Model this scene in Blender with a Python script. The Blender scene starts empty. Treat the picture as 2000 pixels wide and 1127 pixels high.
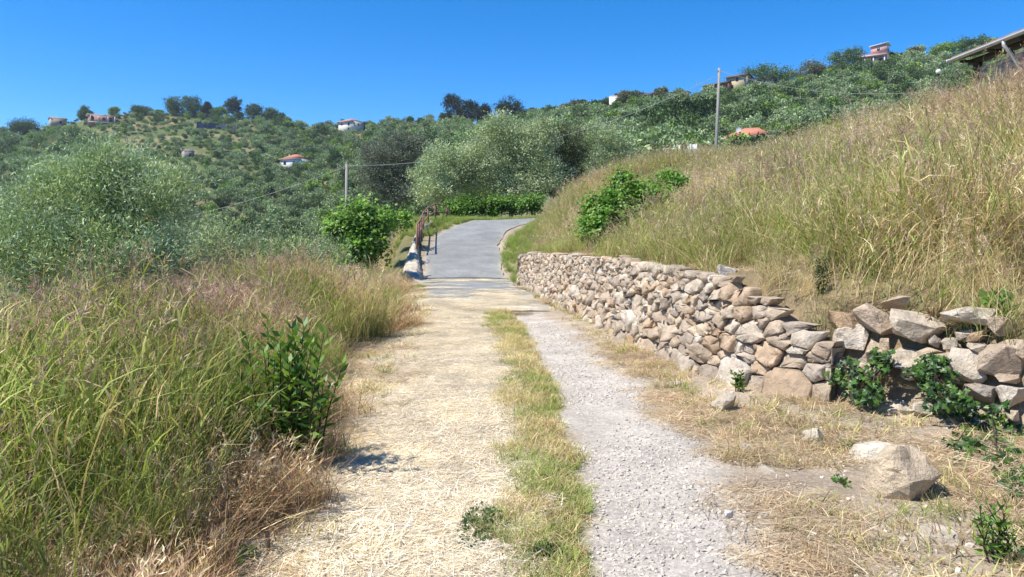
import bpy, bmesh, math
import numpy as np
from mathutils import Vector, Matrix, noise as mnoise
R = math.radians
sc = bpy.context.scene
C = sc.collection

# ------------------------------------------------------------------ camera, sky, sun, exposure
F, HY, EYE = 1450.0, 455.0, 1.65            # focal length in photo pixels, horizon row, eye height
cam_d = bpy.data.cameras.new('camera'); cam = bpy.data.objects.new('camera', cam_d); C.objects.link(cam)
cam_d.sensor_fit = 'HORIZONTAL'; cam_d.sensor_width = 36.0
cam_d.lens = 36.0 * F / 2000.0
cam_d.clip_start = 0.05; cam_d.clip_end = 6000
PITCH = 0.0
cam.location = (0, 0, EYE)
cam.rotation_euler = (R(90), 0, 0)
cam_d.shift_y = -(563.5 - HY) / 2000.0      # level camera, frame shifted down as a crop would be
sc.camera = cam

SUN_EL, SUN_AZ = R(57), R(-107)             # azimuth from +Y towards +X (sun stands to the left, a little behind)
sd = Vector((math.cos(SUN_EL)*math.sin(SUN_AZ), math.cos(SUN_EL)*math.cos(SUN_AZ), math.sin(SUN_EL)))
w = bpy.data.worlds.new('World'); sc.world = w; w.use_nodes = True
wn = w.node_tree; bg = wn.nodes['Background']
sky = wn.nodes.new('ShaderNodeTexSky'); sky.sky_type = 'NISHITA'; sky.sun_disc = False
sky.sun_elevation = SUN_EL; sky.sun_rotation = SUN_AZ
sky.air_density = 0.75; sky.dust_density = 0.0; sky.ozone_density = 6.0; sky.altitude = 500
hs = wn.nodes.new('ShaderNodeHueSaturation'); hs.inputs['Saturation'].default_value = 1.33
wn.links.new(sky.outputs[0], hs.inputs['Color']); wn.links.new(hs.outputs[0], bg.inputs['Color'])
bg.inputs['Strength'].default_value = 0.145
sl = bpy.data.lights.new('sun', 'SUN'); sl.energy = 4.6; sl.angle = R(0.53); sl.color = (1.0, 0.95, 0.87)
so = bpy.data.objects.new('sun', sl); C.objects.link(so); so.rotation_euler = sd.to_track_quat('Z', 'Y').to_euler()
so.location = (-30, -10, 60)
vs = sc.view_settings; vs.view_transform = 'Standard'; vs.look = 'None'; vs.exposure = 0.6; vs.gamma = 1.0
sc.cycles.max_bounces = 6; sc.cycles.diffuse_bounces = 3; sc.cycles.glossy_bounces = 2
sc.cycles.transmission_bounces = 4; sc.cycles.transparent_max_bounces = 4
sc.cycles.caustics_reflective = False; sc.cycles.caustics_refractive = False

# ------------------------------------------------------------------ helpers
def W(px, py, d): return np.array([(px-1000)/F*d, d, EYE + (HY-py)/F*d])
def sst(a, b, x):
    t = np.clip((np.asarray(x, float)-a)/(b-a), 0, 1); return t*t*(3-2*t)
def itp(x, pts):
    p = np.array(pts, float); return np.interp(x, p[:, 0], p[:, 1])
def vnoise(x, y, s=1.0, seed=0):
    x = np.asarray(x, float)/s; y = np.asarray(y, float)/s
    xi = np.floor(x).astype(np.int64); yi = np.floor(y).astype(np.int64); fx = x-xi; fy = y-yi
    def h(a, b):
        n = (a*374761393 + b*668265263 + seed*974634777) & 0xffffffff
        n = ((n ^ (n >> 13))*1274126177) & 0xffffffff
        return ((n ^ (n >> 16)) & 0xffff)/65535.0
    u = fx*fx*(3-2*fx); v = fy*fy*(3-2*fy)
    return (h(xi, yi)*(1-u)+h(xi+1, yi)*u)*(1-v) + (h(xi, yi+1)*(1-u)+h(xi+1, yi+1)*u)*v
def fbm(x, y, s, seed=0):
    return .55*vnoise(x, y, s, seed) + .3*vnoise(x, y, s*.47, seed+1) + .15*vnoise(x, y, s*.21, seed+2)

def make_mesh(name, V, faces, col=None, mat=None, smooth=False, mats=None, fmat=None):
    me = bpy.data.meshes.new(name)
    V = np.asarray(V, np.float32).reshape(-1, 3)
    faces = [np.asarray(f, np.int32) for f in faces if len(f)]
    tot = np.concatenate([np.full(len(f), f.shape[1], np.int32) for f in faces])
    idx = np.concatenate([f.ravel() for f in faces])
    me.vertices.add(len(V)); me.vertices.foreach_set('co', V.ravel())
    me.loops.add(len(idx)); me.loops.foreach_set('vertex_index', idx)
    me.polygons.add(len(tot))
    st = np.zeros(len(tot), np.int32); st[1:] = np.cumsum(tot)[:-1]
    me.polygons.foreach_set('loop_start', st)
    if smooth: me.polygons.foreach_set('use_smooth', np.ones(len(tot), bool))
    if fmat is not None: me.polygons.foreach_set('material_index', np.asarray(fmat, np.int32))
    me.update(calc_edges=True)
    if col is not None:
        a = me.color_attributes.new('Col', 'FLOAT_COLOR', 'POINT')
        c = np.ones((len(V), 4), np.float32); c[:, :3] = np.asarray(col, np.float32)
        a.data.foreach_set('color', c.ravel())
    for m in (mats or ([mat] if mat else [])): me.materials.append(m)
    return me
def put(name, me, parent=None, loc=None, rot=None, **tags):
    o = bpy.data.objects.new(name, me); C.objects.link(o)
    if parent is not None: o.parent = parent
    if loc is not None: o.location = loc
    if rot is not None: o.rotation_euler = rot
    for k, v in tags.items():
        if v: o[k] = v
    return o
def thing(name, label, cat, loc=(0, 0, 0), rz=0, group=None):
    return put(name, None, None, loc, (0, 0, rz), label=label, category=cat, group=group)

class MB:                                   # collects shapes for ONE mesh object
    def __init__(s): s.V = []; s.Fs = []; s.n = 0; s.c = []
    def add(s, V, faces, col=(1, 1, 1)):
        V = np.asarray(V, float).reshape(-1, 3)
        s.V.append(V); c = np.asarray(col, float)
        s.c.append(np.tile(c, (len(V), 1)) if c.ndim == 1 else c)
        for f in faces:
            f = np.asarray(f, np.int32)
            if f.ndim == 1: f = f[None]
            s.Fs.append(f + s.n)
        s.n += len(V); return s
    def box(s, c, size, rz=0, col=(1, 1, 1)):
        x, y, z = [v/2 for v in size]
        V = np.array([[-x,-y,-z],[x,-y,-z],[x,y,-z],[-x,y,-z],[-x,-y,z],[x,-y,z],[x,y,z],[-x,y,z]])
        ca, sa = math.cos(rz), math.sin(rz)
        V = V @ np.array([[ca, sa, 0], [-sa, ca, 0], [0, 0, 1]]) + np.array(c)
        return s.add(V, [[[0,3,2,1],[4,5,6,7],[0,1,5,4],[1,2,6,5],[2,3,7,6],[3,0,4,7]]], col)
    def tube(s, P, rad, n=6, col=(1, 1, 1), cap=True):
        P = np.asarray(P, float); rad = np.broadcast_to(np.asarray(rad, float), (len(P),))
        T = np.gradient(P, axis=0); T /= np.linalg.norm(T, axis=1)[:, None]+1e-9
        up = np.array([0, 0, 1.]) if abs(T[0, 2]) < .9 else np.array([1., 0, 0])
        A = np.cross(T, up); A /= np.linalg.norm(A, axis=1)[:, None]+1e-9; B = np.cross(T, A)
        th = np.arange(n)*2*math.pi/n
        V = P[:, None]+rad[:, None, None]*(np.cos(th)[None, :, None]*A[:, None]+np.sin(th)[None, :, None]*B[:, None])
        i = np.arange(len(P)-1)[:, None]*n; j = np.arange(n)[None]; j2 = (j+1) % n
        f = np.stack([i+j, i+j2, i+n+j2, i+n+j], -1).reshape(-1, 4)
        fs = [f]
        if cap: fs += [np.arange(n)[None, ::-1], (np.arange(n)+(len(P)-1)*n)[None]]
        return s.add(V.reshape(-1, 3), fs, col)
    def mesh(s, name, mat=None, smooth=False):
        by = {}
        for f in s.Fs: by.setdefault(f.shape[1], []).append(f)
        return make_mesh(name, np.concatenate(s.V), [np.concatenate(v) for v in by.values()], np.concatenate(s.c), mat, smooth)
    def build(s, name, mat, parent=None, smooth=False, **kw): return put(name, s.mesh(name, mat, smooth), parent, **kw)

# ------------------------------------------------------------------ materials
def new_mat(name):
    m = bpy.data.materials.new(name); m.use_nodes = True; nt = m.node_tree; nt.nodes.clear()
    out = nt.nodes.new('ShaderNodeOutputMaterial'); return m, nt, out
def N(nt, t, **kw):
    n = nt.nodes.new(t)
    for k, v in kw.items():
        if k in n.inputs: n.inputs[k].default_value = v
        else: setattr(n, k, v)
    return n
def L(nt, a, b): nt.links.new(a, b)
def mul(nt, a, b, typ='MULTIPLY', fac=1.0):
    m = nt.nodes.new('ShaderNodeMix'); m.data_type = 'RGBA'; m.blend_type = typ; m.inputs[0].default_value = fac
    for sck, v in ((m.inputs[6], a), (m.inputs[7], b)):
        if isinstance(v, (tuple, list)): sck.default_value = (*v, 1)
        else: nt.links.new(v, sck)
    return m.outputs[2]
def ramp(nt, fac, stops):
    r = nt.nodes.new('ShaderNodeValToRGB'); cr = r.color_ramp
    while len(cr.elements) < len(stops): cr.elements.new(0.5)
    for e, (p, c) in zip(cr.elements, stops):
        e.position = p; e.color = (*c, 1) if not np.isscalar(c) else (c, c, c, 1)
    nt.links.new(fac, r.inputs[0]); return r.outputs[0]

def veg_mat(name, trans=0.3, tint=(1, 1, 1), under=None, gloss=0.0, rnd=0.25, ttint=(1.05, 1.12, .55)):
    m, nt, out = new_mat(name)
    at = N(nt, 'ShaderNodeAttribute', attribute_name='Col'); oi = N(nt, 'ShaderNodeObjectInfo')
    c = mul(nt, at.outputs[0], tint)
    c = mul(nt, c, ramp(nt, oi.outputs['Random'], [(0, 1-rnd), (1, 1+rnd)]))
    if under:
        g = N(nt, 'ShaderNodeNewGeometry'); mx = nt.nodes.new('ShaderNodeMix'); mx.data_type = 'RGBA'
        L(nt, g.outputs['Backfacing'], mx.inputs[0]); L(nt, c, mx.inputs[6]); L(nt, mul(nt, c, under), mx.inputs[7]); c = mx.outputs[2]
    d = N(nt, 'ShaderNodeBsdfDiffuse'); t = N(nt, 'ShaderNodeBsdfTranslucent'); mix = N(nt, 'ShaderNodeMixShader'); mix.inputs[0].default_value = trans
    L(nt, c, d.inputs[0]); L(nt, mul(nt, c, ttint), t.inputs[0]); L(nt, d.outputs[0], mix.inputs[1]); L(nt, t.outputs[0], mix.inputs[2])
    o = mix.outputs[0]
    if gloss:
        gl = N(nt, 'ShaderNodeBsdfGlossy'); gl.inputs['Roughness'].default_value = .38; gl.inputs['Color'].default_value = (.9, .95, 1, 1)
        m2 = N(nt, 'ShaderNodeMixShader'); m2.inputs[0].default_value = gloss; L(nt, o, m2.inputs[1]); L(nt, gl.outputs[0], m2.inputs[2]); o = m2.outputs[0]
    L(nt, o, out.inputs[0]); return m
def solid_mat(name, col=(1, 1, 1), rough=.85, nscale=8.0, namt=.25, bump=.15, attr=True, metal=0.0, dirt=None, detail=6, bdist=.02):
    m, nt, out = new_mat(name); b = N(nt, 'ShaderNodeBsdfPrincipled'); b.inputs['Roughness'].default_value = rough; b.inputs['Metallic'].default_value = metal
    tc = N(nt, 'ShaderNodeNewGeometry'); n = N(nt, 'ShaderNodeTexNoise'); n.inputs['Scale'].default_value = nscale; n.inputs['Detail'].default_value = detail; n.inputs['Roughness'].default_value = .65
    L(nt, tc.outputs['Position'], n.inputs['Vector'])
    c = ramp(nt, n.outputs[0], [(.25, 1-namt), (.75, 1+namt)])
    c = mul(nt, c, col)
    if attr:
        at = N(nt, 'ShaderNodeAttribute', attribute_name='Col'); c = mul(nt, c, at.outputs[0])
    if dirt:
        n2 = N(nt, 'ShaderNodeTexNoise'); n2.inputs['Scale'].default_value = nscale*.3; n2.inputs['Detail'].default_value = 8; L(nt, tc.outputs['Position'], n2.inputs['Vector'])
        mx = nt.nodes.new('ShaderNodeMix'); mx.data_type = 'RGBA'; L(nt, ramp(nt, n2.outputs[0], [(.48, 0), (.7, .55)]), mx.inputs[0]); L(nt, c, mx.inputs[6]); mx.inputs[7].default_value = (*dirt, 1); c = mx.outputs[2]
    L(nt, c, b.inputs['Base Color'])
    if bump:
        bp = N(nt, 'ShaderNodeBump'); bp.inputs['Strength'].default_value = bump; bp.inputs['Distance'].default_value = bdist; L(nt, n.outputs[0], bp.inputs['Height']); L(nt, bp.outputs[0], b.inputs['Normal'])
    L(nt, b.outputs[0], out.inputs[0]); return m

M = {}
M['grass'] = veg_mat('grass_blades', .36, (1.22, 1.18, 1.25), rnd=.26)
M['dry'] = veg_mat('dry_grass', .32, (1.22, 1.21, 1.25), rnd=.38)
M['olive'] = veg_mat('olive_leaves', .16, ttint=(1, 1.03, .85), under=(1.1, 1.1, 1.15), gloss=.0, rnd=.12)
M['leaf'] = veg_mat('broad_leaves', .30, gloss=.02, rnd=.12)
M['hill'] = veg_mat('hillside_leaves', .15, rnd=.22)
M['bark'] = solid_mat('bark', (.20, .165, .13), .9, 12, .4, .6)
M['stone'] = solid_mat('wall_stone', (1, 1, 1), .95, 11, .38, .9, dirt=(.36, .27, .185), bdist=.05, detail=10)
M['rock'] = solid_mat('boulder_stone', (1, 1, 1), .95, 9, .42, 1.0, bdist=.08, detail=14, dirt=(.47, .37, .26))
M['earth'] = solid_mat('earth_fill', (.25, .185, .125), .95, 10, .35, .6, attr=False)
M['gravel'] = solid_mat('gravel_stone', (1, 1, 1), .85, 30, .2, .2)
M['wallpaint'] = solid_mat('render_paint', (1, 1, 1), .85, 1.5, .08, .1)
M['tile'] = None
M['conc'] = solid_mat('concrete_pole', (.33, .305, .265), .8, 6, .15, .2, attr=False)
M['rust'] = solid_mat('rusty_steel', (.27, .135, .10), .75, 18, .4, .3, attr=False)
M['plaster'] = solid_mat('rough_mortar', (.52, .48, .41), .9, 5, .35, .8, attr=True, bdist=.05)
M['steel'] = solid_mat('painted_gutter', (.55, .55, .54), .5, 5, .1, .05, attr=False)
M['wood'] = solid_mat('dark_timber', (.055, .045, .038), .8, 10, .3, .3, attr=False)
M['board'] = solid_mat('weathered_board', (.52, .49, .47), .85, 4, .25, .3)
M['cable'] = solid_mat('grey_cable', (.42, .42, .42), .6, 5, .05, 0, attr=False)
M['glass'] = solid_mat('window_glass', (.03, .035, .04), .12, 3, .05, 0, attr=False)
def tile_mat():
    m, nt, out = new_mat('roof_tiles'); b = N(nt, 'ShaderNodeBsdfPrincipled'); b.inputs['Roughness'].default_value = .85
    tc = N(nt, 'ShaderNodeTexCoord'); n = N(nt, 'ShaderNodeTexNoise'); n.inputs['Scale'].default_value = 1.8; n.inputs['Detail'].default_value = 5
    L(nt, tc.outputs['Object'], n.inputs['Vector']); wv = N(nt, 'ShaderNodeTexWave'); wv.inputs['Scale'].default_value = 1.3; wv.inputs['Distortion'].default_value = .4; L(nt, tc.outputs['Object'], wv.inputs['Vector'])
    at = N(nt, 'ShaderNodeAttribute', attribute_name='Col')
    c = mul(nt, ramp(nt, n.outputs[0], [(.3, .75), (.7, 1.2)]), at.outputs[0]); L(nt, c, b.inputs['Base Color'])
    bp = N(nt, 'ShaderNodeBump'); bp.inputs['Strength'].default_value = .5; bp.inputs['Distance'].default_value = .08; L(nt, wv.outputs[1], bp.inputs['Height']); L(nt, bp.outputs[0], b.inputs['Normal'])
    L(nt, b.outputs[0], out.inputs[0]); return m
M['tile'] = tile_mat()

# ------------------------------------------------------------------ terrain
RP = np.array([(-.1, -30), (-.1, 3), (-.1, 8), (-.4, 12), (-.6, 16.5), (-1.05, 20.8), (-1.7, 26.5), (-2.0, 31), (-2.0, 35), (-1.3, 38.3), (0.3, 41), (3, 43.3), (7, 45), (14, 46.5), (25, 48), (40, 50)], float)
def road_z(X, Y):
    s = np.where(Y < 41, Y, Y)
    a = np.where(Y > 26.5, np.minimum(Y, 40)-26.5, 0)*.172
    e = np.clip(np.asarray(X)-(-1.0), 0, 40)*sst(38, 41, Y)*.05
    return a + e
# fine resampling of the road axis
_t = np.linspace(0, 1, 14, endpoint=False)
def _catmull(P):
    out = []
    for i in range(len(P)-1):
        p0 = P[max(i-1, 0)]; p1 = P[i]; p2 = P[i+1]; p3 = P[min(i+2, len(P)-1)]
        t = _t[:, None]
        out.append(.5*((2*p1)+(-p0+p2)*t+(2*p0-5*p1+4*p2-p3)*t**2+(-p0+3*p1-3*p2+p3)*t**3))
    return np.concatenate(out+[P[-1:]])
RC = _catmull(RP)
def road_lat(X, Y):
    X = np.asarray(X, float); Y = np.asarray(Y, float); sh = X.shape; P = np.stack([X.ravel(), Y.ravel()], 1)
    best = np.full(len(P), 1e9); sg = np.zeros(len(P))
    for a, b in zip(RC[:-1], RC[1:]):
        ab = b-a; t = np.clip(((P-a)@ab)/(ab@ab), 0, 1); q = P-(a+t[:, None]*ab); d = np.hypot(q[:, 0], q[:, 1])
        cr = -(ab[0]*q[:, 1]-ab[1]*q[:, 0]); m = d < best; best[m] = d[m]; sg[m] = np.sign(cr[m])
    return (best*np.where(sg == 0, 1, sg)).reshape(sh)

GL = [(-20, -1.6), (2, -1.5), (3.56, -1.5), (5.4, -1.5), (7, -1.75), (8.1, -1.98), (9.6, -2.12), (12.3, -2.0), (16.5, -2.2), (20.8, -2.9), (26, -3.6), (31, -4.1), (60, -6)]     # edge of the left tall grass
WL = [(-20, 9), (0, 6.6), (2, 5.6), (4.6, 4.5), (5.77, 3.9), (6.9, 3.12), (7.5, 2.6), (8.54, 2.08), (11.7, 1.62), (16.5, 1.05), (22.8, .28), (26.5, .1), (31, -.05), (35, .25), (38, 1.5), (40, 3.4), (43, 7), (45, 12), (47, 24), (60, 60)]
PL = [(-20, 14), (2, 11.5), (14, 11), (20, 11), (26, 9), (30, 5.5), (35, 4.0), (38, 6), (40, 9), (43, 12), (45, 20), (47, 30), (60, 70)]
WT = [(-20, 1.0), (5, .85), (6.9, .66), (7.35, .82), (8.5, 1.10), (12, 1.15), (18, 1.1), (22.5, 1.0), (25, .55), (28, .7), (31, 1.1), (36, 2.0), (40, 2.6), (60, 3.2)]
LD = [(-20, -5.0), (3, -5.2), (10, -5.6), (20, -5.6), (24, -4.6), (26, -4.0), (31, -4.5), (36, -5.0), (40, -5.2), (45, -5.6), (55, -7), (70, -9)]
SKYL = [(-1500, 300), (-400, 275), (0, 266), (80, 248), (140, 236), (200, 224), (300, 222), (400, 224), (480, 232), (560, 244), (640, 255), (720, 250), (800, 239), (870, 240), (950, 240), (1000, 238), (1100, 226), (1200, 207), (1266, 200), (1322, 194), (1400, 180), (1450, 173), (1500, 165), (1600, 154), (1704, 126), (1800, 110), (1900, 98), (2000, 88), (2400, 60), (3500, 40)]
RID = [(-1500, 400), (0, 440), (560, 450), (700, 440), (870, 390), (1000, 360), (1300, 320), (1450, 310), (1700, 335), (2000, 330), (3500, 330)]
FD = [(-1500, 110), (650, 110), (850, 75), (1100, 60), (3500, 60)]
FZ = [(-1500, -14), (600, -14), (850, 2), (1100, 5), (1300, 6.5), (3500, 7)]
PEX = [(-1500, 1.30), (700, 1.32), (1000, 1.45), (1400, 1.6), (3500, 1.5)]
def H(X, Y, detail=True):
    X = np.asarray(X, float); Y = np.asarray(Y, float)
    r = np.hypot(X, Y); d = np.maximum(Y, .5*r); d = np.maximum(d, .01)
    # near field
    rz = road_z(X, Y); wx = itp(Y, WL); pxx = itp(Y, PL); wt = itp(Y, WT); ld = itp(Y, LD)
    z = rz + 0*X
    u = wx - X
    rise = sst(1.6, 0, u)*.05*sst(24, 20, Y)
    z = z + np.where(u > 0, rise, 0)
    b = np.clip((X-wx-.15)/np.maximum(pxx-wx, .5), 0, 1)
    soft = .22+.33*sst(7.5, 6.9, Y)
    soft = np.where(Y > 23, .6, soft)
    zb = wt + (4.2 - .3*sst(19, 27, Y) - .15*sst(30, 36, Y) - wt)*(.35*b+.65*sst(0, 1, b)) + np.clip(X-pxx, 0, 60)*.05
    step = sst(0, 1, (X-wx-np.where(Y < 7.2, .12, np.where(Y > 23, 0, .28)))/soft)
    z = np.where(X > wx, (z+.05*sst(24, 20, Y))*(1-step)+zb*step, z)
    q = ld - X
    z = z - np.where(q > 0, 2.5*sst(0, 3.2, q)+np.clip(q-2.5, 0, 80)*.10, 0)*sst(75, 50, d)
    z = z - np.where(q > 0, sst(0, 1.2, q)*np.minimum(rz, 1.2), 0)*sst(44, 36, Y)
    if detail:
        off = np.clip(np.maximum(np.maximum(X-wx-.4, itp(Y, GL)-X), 0)/1.5, 0, 1)
        z = z + off*(fbm(X, Y, 2.3, 5)-.5)*.35 + (vnoise(X, Y, .7, 9)-.5)*.03*sst(26, 20, Y)
        gx = X + .05
        # wheel tracks slightly sunk between the centre strip and the verges
    # far field
    px = np.clip(1000+F*X/d, -1500, 3500); px = np.where(Y < .3*r, np.where(X > 0, 3500, -1500), px)
    ridge = itp(px, RID); zr = EYE+(HY-itp(px, SKYL))/F*ridge; fd = itp(px, FD); fz = itp(px, FZ)
    t = np.clip((d-fd)/(ridge-fd), 0, 1)
    zf = fz+(zr-fz)*t**itp(px, PEX) + np.clip(d-ridge, 0, 400)*.02 - np.clip(d-ridge-400, 0, 4000)*.05
    zf = np.where(d < fd, fz, zf)
    und = (fbm(X, Y, 60, 31)-.5)*9*np.sin(np.pi*np.clip(t, 0, 1))
    zf = zf + und
    hh = 2.6; qz = zf/hh + .35*vnoise(X, Y, 90, 41); fl = np.floor(qz); tz = hh*(fl+sst(.55, 1, qz-fl)) - hh*.35*vnoise(X, Y, 90, 41)
    k = .85*sst(.04, .12, t)*sst(1.0, .9, t)*sst(1150, 800, px)
    zf = zf*(1-k)+tz*k
    s = sst(46, 78, d)
    return z*(1-s)+zf*s
def Hs(x, y): return float(H(np.array([x]), np.array([y]))[0])
def hit(px, py, dmin=2.0, dmax=520.0, n=2600):
    d = np.geomspace(dmin, dmax, n); X = (px-1000)/F*d; z = EYE+(HY-py)/F*d
    below = np.where(H(X, d) > z)[0]
    if len(below): k = below[0]; return np.array([X[k], d[k], z[k]])
    dd = float(itp(px, RID))-4; xx = (px-1000)/F*dd           # above the ground's skyline: stands on the ridge
    return np.array([xx, dd, Hs(xx, dd)])

def lane_edges(Y):
    sL = itp(Y, [(-20, -.95), (3.56, -.98), (5.4, -1.15), (8.1, -1.28), (12.3, -1.4), (16.5, -1.76), (20.8, -2.4), (26.5, -3.2)])
    cL = itp(Y, [(-20, -.3), (3.56, -.28), (5.4, -.2), (8.1, -.3), (12.3, -.52), (15.5, -.75)])
    cR = itp(Y, [(-20, .35), (3.56, .37), (5.4, .48), (8.1, .46), (12.3, .25), (15.5, -.05)])
    gR = itp(Y, [(-20, 1.2), (3.56, 1.36), (5.4, 1.46), (8.1, 1.36), (12.3, .97), (16.5, .66), (20.8, .29), (26.5, -.18)])
    return sL, cL, cR, gR

# ground sheet: polar grid round the camera, dense in front
fr = np.radians(np.arange(-46, 46.01, .42)); bk = np.radians(np.concatenate([np.arange(50, 310, 8)]))
az = np.concatenate([fr, bk]); nA = len(az)
rr = [.6]
while rr[-1] < 110: rr.append(rr[-1]*1.0205 if rr[-1] > 2.2 else rr[-1]+.12)
rr = np.concatenate([rr, np.arange(113, 500, 2.7), np.geomspace(505, 1400, 16)]); nR = len(rr)
A, RR = np.meshgrid(az, rr); GX = RR*np.sin(A); GY = RR*np.cos(A)
GZ = H(GX, GY); RLAT = np.where(RR < 70, 0, 99.)
near = (RR < 70) & (GY > -5); RLAT[near] = road_lat(GX[near], GY[near])
onroad = (np.abs(RLAT) < 1.75) & (GY > 14)
GZ[onroad] = road_z(GX[onroad], GY[onroad])-.06*sst(1.75, 1.35, np.abs(RLAT[onroad]))-.005
# colours of the ground surface itself
STRAW = np.array([.62, .53, .37]); DIRT = np.array([.48, .385, .28]); GRAV = np.array([.60, .535, .45]); TURF = np.array([.30, .265, .135]); DRYB = np.array([.27, .205, .11])
sL, cL, cR, gR = lane_edges(GY)
jit = (fbm(GX, GY, .55, 3)-.5)*.5
col = np.tile(DIRT, (nR, nA, 1))*(.8+.4*fbm(GX, GY, .8, 12))[..., None]
def lay(col, m, c): return col*(1-m[..., None])+np.asarray(c)*m[..., None]
e = .12
mS = sst(-e, e, GX-sL+jit)*sst(-e, e, cL-GX+.25+jit); mG = sst(-e, e, GX-cR+jit*.6)*sst(-e, e, gR-GX+jit); mC = sst(-e, e, GX-cL+jit)*sst(-e, e, cR-GX+jit*.6)*sst(15.8, 14.8, GY+jit)
asph = sst(13.5, 19, GY+jit*4)
mS = mS*(1-.55*sst(13.5, 17.5, GY+jit*3)); col = lay(col, mS, STRAW); col = lay(col, mC, TURF*(.7+.6*fbm(GX, GY, .4, 8))[..., None]*1.3); col = lay(col, mG*(1-asph*.5), GRAV)
leftm = sst(-.3, .3, itp(GY, GL)-GX+jit); col = lay(col, leftm*.85, DRYB*.8)
rightm = sst(.05, .5, GX-itp(GY, WL)); col = lay(col, rightm*.9*(RR < 75), DRYB)
verge = sst(1.4, 2.2, np.abs(RLAT))*sst(24, 28, GY)*(RR < 70); col = lay(col, verge*.7, (.17, .17, .06))
# hillside: dry terraces, green herb layer
hn = fbm(GX, GY, 26, 17); hn2 = fbm(GX, GY, 9, 23)
hill = np.where((hn*.6+hn2*.4)[..., None] > .52, np.array([.23, .19, .085]), np.array([.10, .135, .035]))
hm = sst(.44, .60, hn*.55+hn2*.45)[..., None]; hill = np.array([.115, .155, .048])*(1-hm)+np.array([.27, .235, .115])*hm
hill = hill*(.75+.5*vnoise(GX, GY, 4, 77))[..., None]
PXG = 1000+F*GX/np.maximum(GY, 1)
rgt = sst(650, 1000, PXG)[..., None]; hill = hill*(1-rgt)+np.array([.13, .16, .06])*rgt
slp = np.gradient(GZ, axis=0)/np.gradient(RR, axis=0); ris = sst(.42, .62, slp)*(RR > 115)*(PXG < 1000)*sst(.38, .5, fbm(GX, GY, 18, 57)); hill = lay(hill, ris*.8, (.40, .345, .255))   # dry stone risers of the terraces
fm = sst(48, 80, RR); col = lay(col, fm, hill)
V = np.concatenate([np.stack([GX, GY, GZ], -1).reshape(-1, 3), [[0, 0, Hs(0, 0)]]])
i = np.arange(nR-1)[:, None]*nA; j = np.arange(nA)[None]; j2 = (j+1) % nA
quads = np.stack([i+j, i+nA+j, i+nA+j2, i+j2], -1).reshape(-1, 4)
tris = np.stack([np.full(nA, nR*nA), np.arange(nA), (np.arange(nA)+1) % nA], -1)
def ground_mat():
    m, nt, out = new_mat('ground'); b = N(nt, 'ShaderNodeBsdfPrincipled'); b.inputs['Roughness'].default_value = .95; b.inputs['Specular IOR Level'].default_value = .2
    g = N(nt, 'ShaderNodeNewGeometry'); at = N(nt, 'ShaderNodeAttribute', attribute_name='Col')
    n1 = N(nt, 'ShaderNodeTexNoise'); n1.inputs['Scale'].default_value = 22; n1.inputs['Detail'].default_value = 8; n1.inputs['Roughness'].default_value = .75
    n2 = N(nt, 'ShaderNodeTexNoise'); n2.inputs['Scale'].default_value = 2.4; n2.inputs['Detail'].default_value = 6
    v = N(nt, 'ShaderNodeTexVoronoi'); v.inputs['Scale'].default_value = 46
    for n in (n1, n2, v): L(nt, g.outputs['Position'], n.inputs['Vector'])
    c = mul(nt, at.outputs[0], ramp(nt, n1.outputs[0], [(.25, .55), (.75, 1.4)]))
    c = mul(nt, c, ramp(nt, n2.outputs[0], [(.3, .8), (.7, 1.18)]))
    c = mul(nt, c, ramp(nt, v.outputs['Distance'], [(.1, 1.12), (.6, .82)]))
    L(nt, c, b.inputs['Base Color'])
    bp = N(nt, 'ShaderNodeBump'); bp.inputs['Strength'].default_value = .7; bp.inputs['Distance'].default_value = .03; L(nt, n1.outputs[0], bp.inputs['Height'])
    L(nt, bp.outputs[0], b.inputs['Normal']); L(nt, b.outputs[0], out.inputs[0]); return m
M['ground'] = ground_mat()
put('ground', make_mesh('ground', V, [quads, tris], np.concatenate([col.reshape(-1, 3), [DIRT]]), M['ground'], True), kind='structure')

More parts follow.
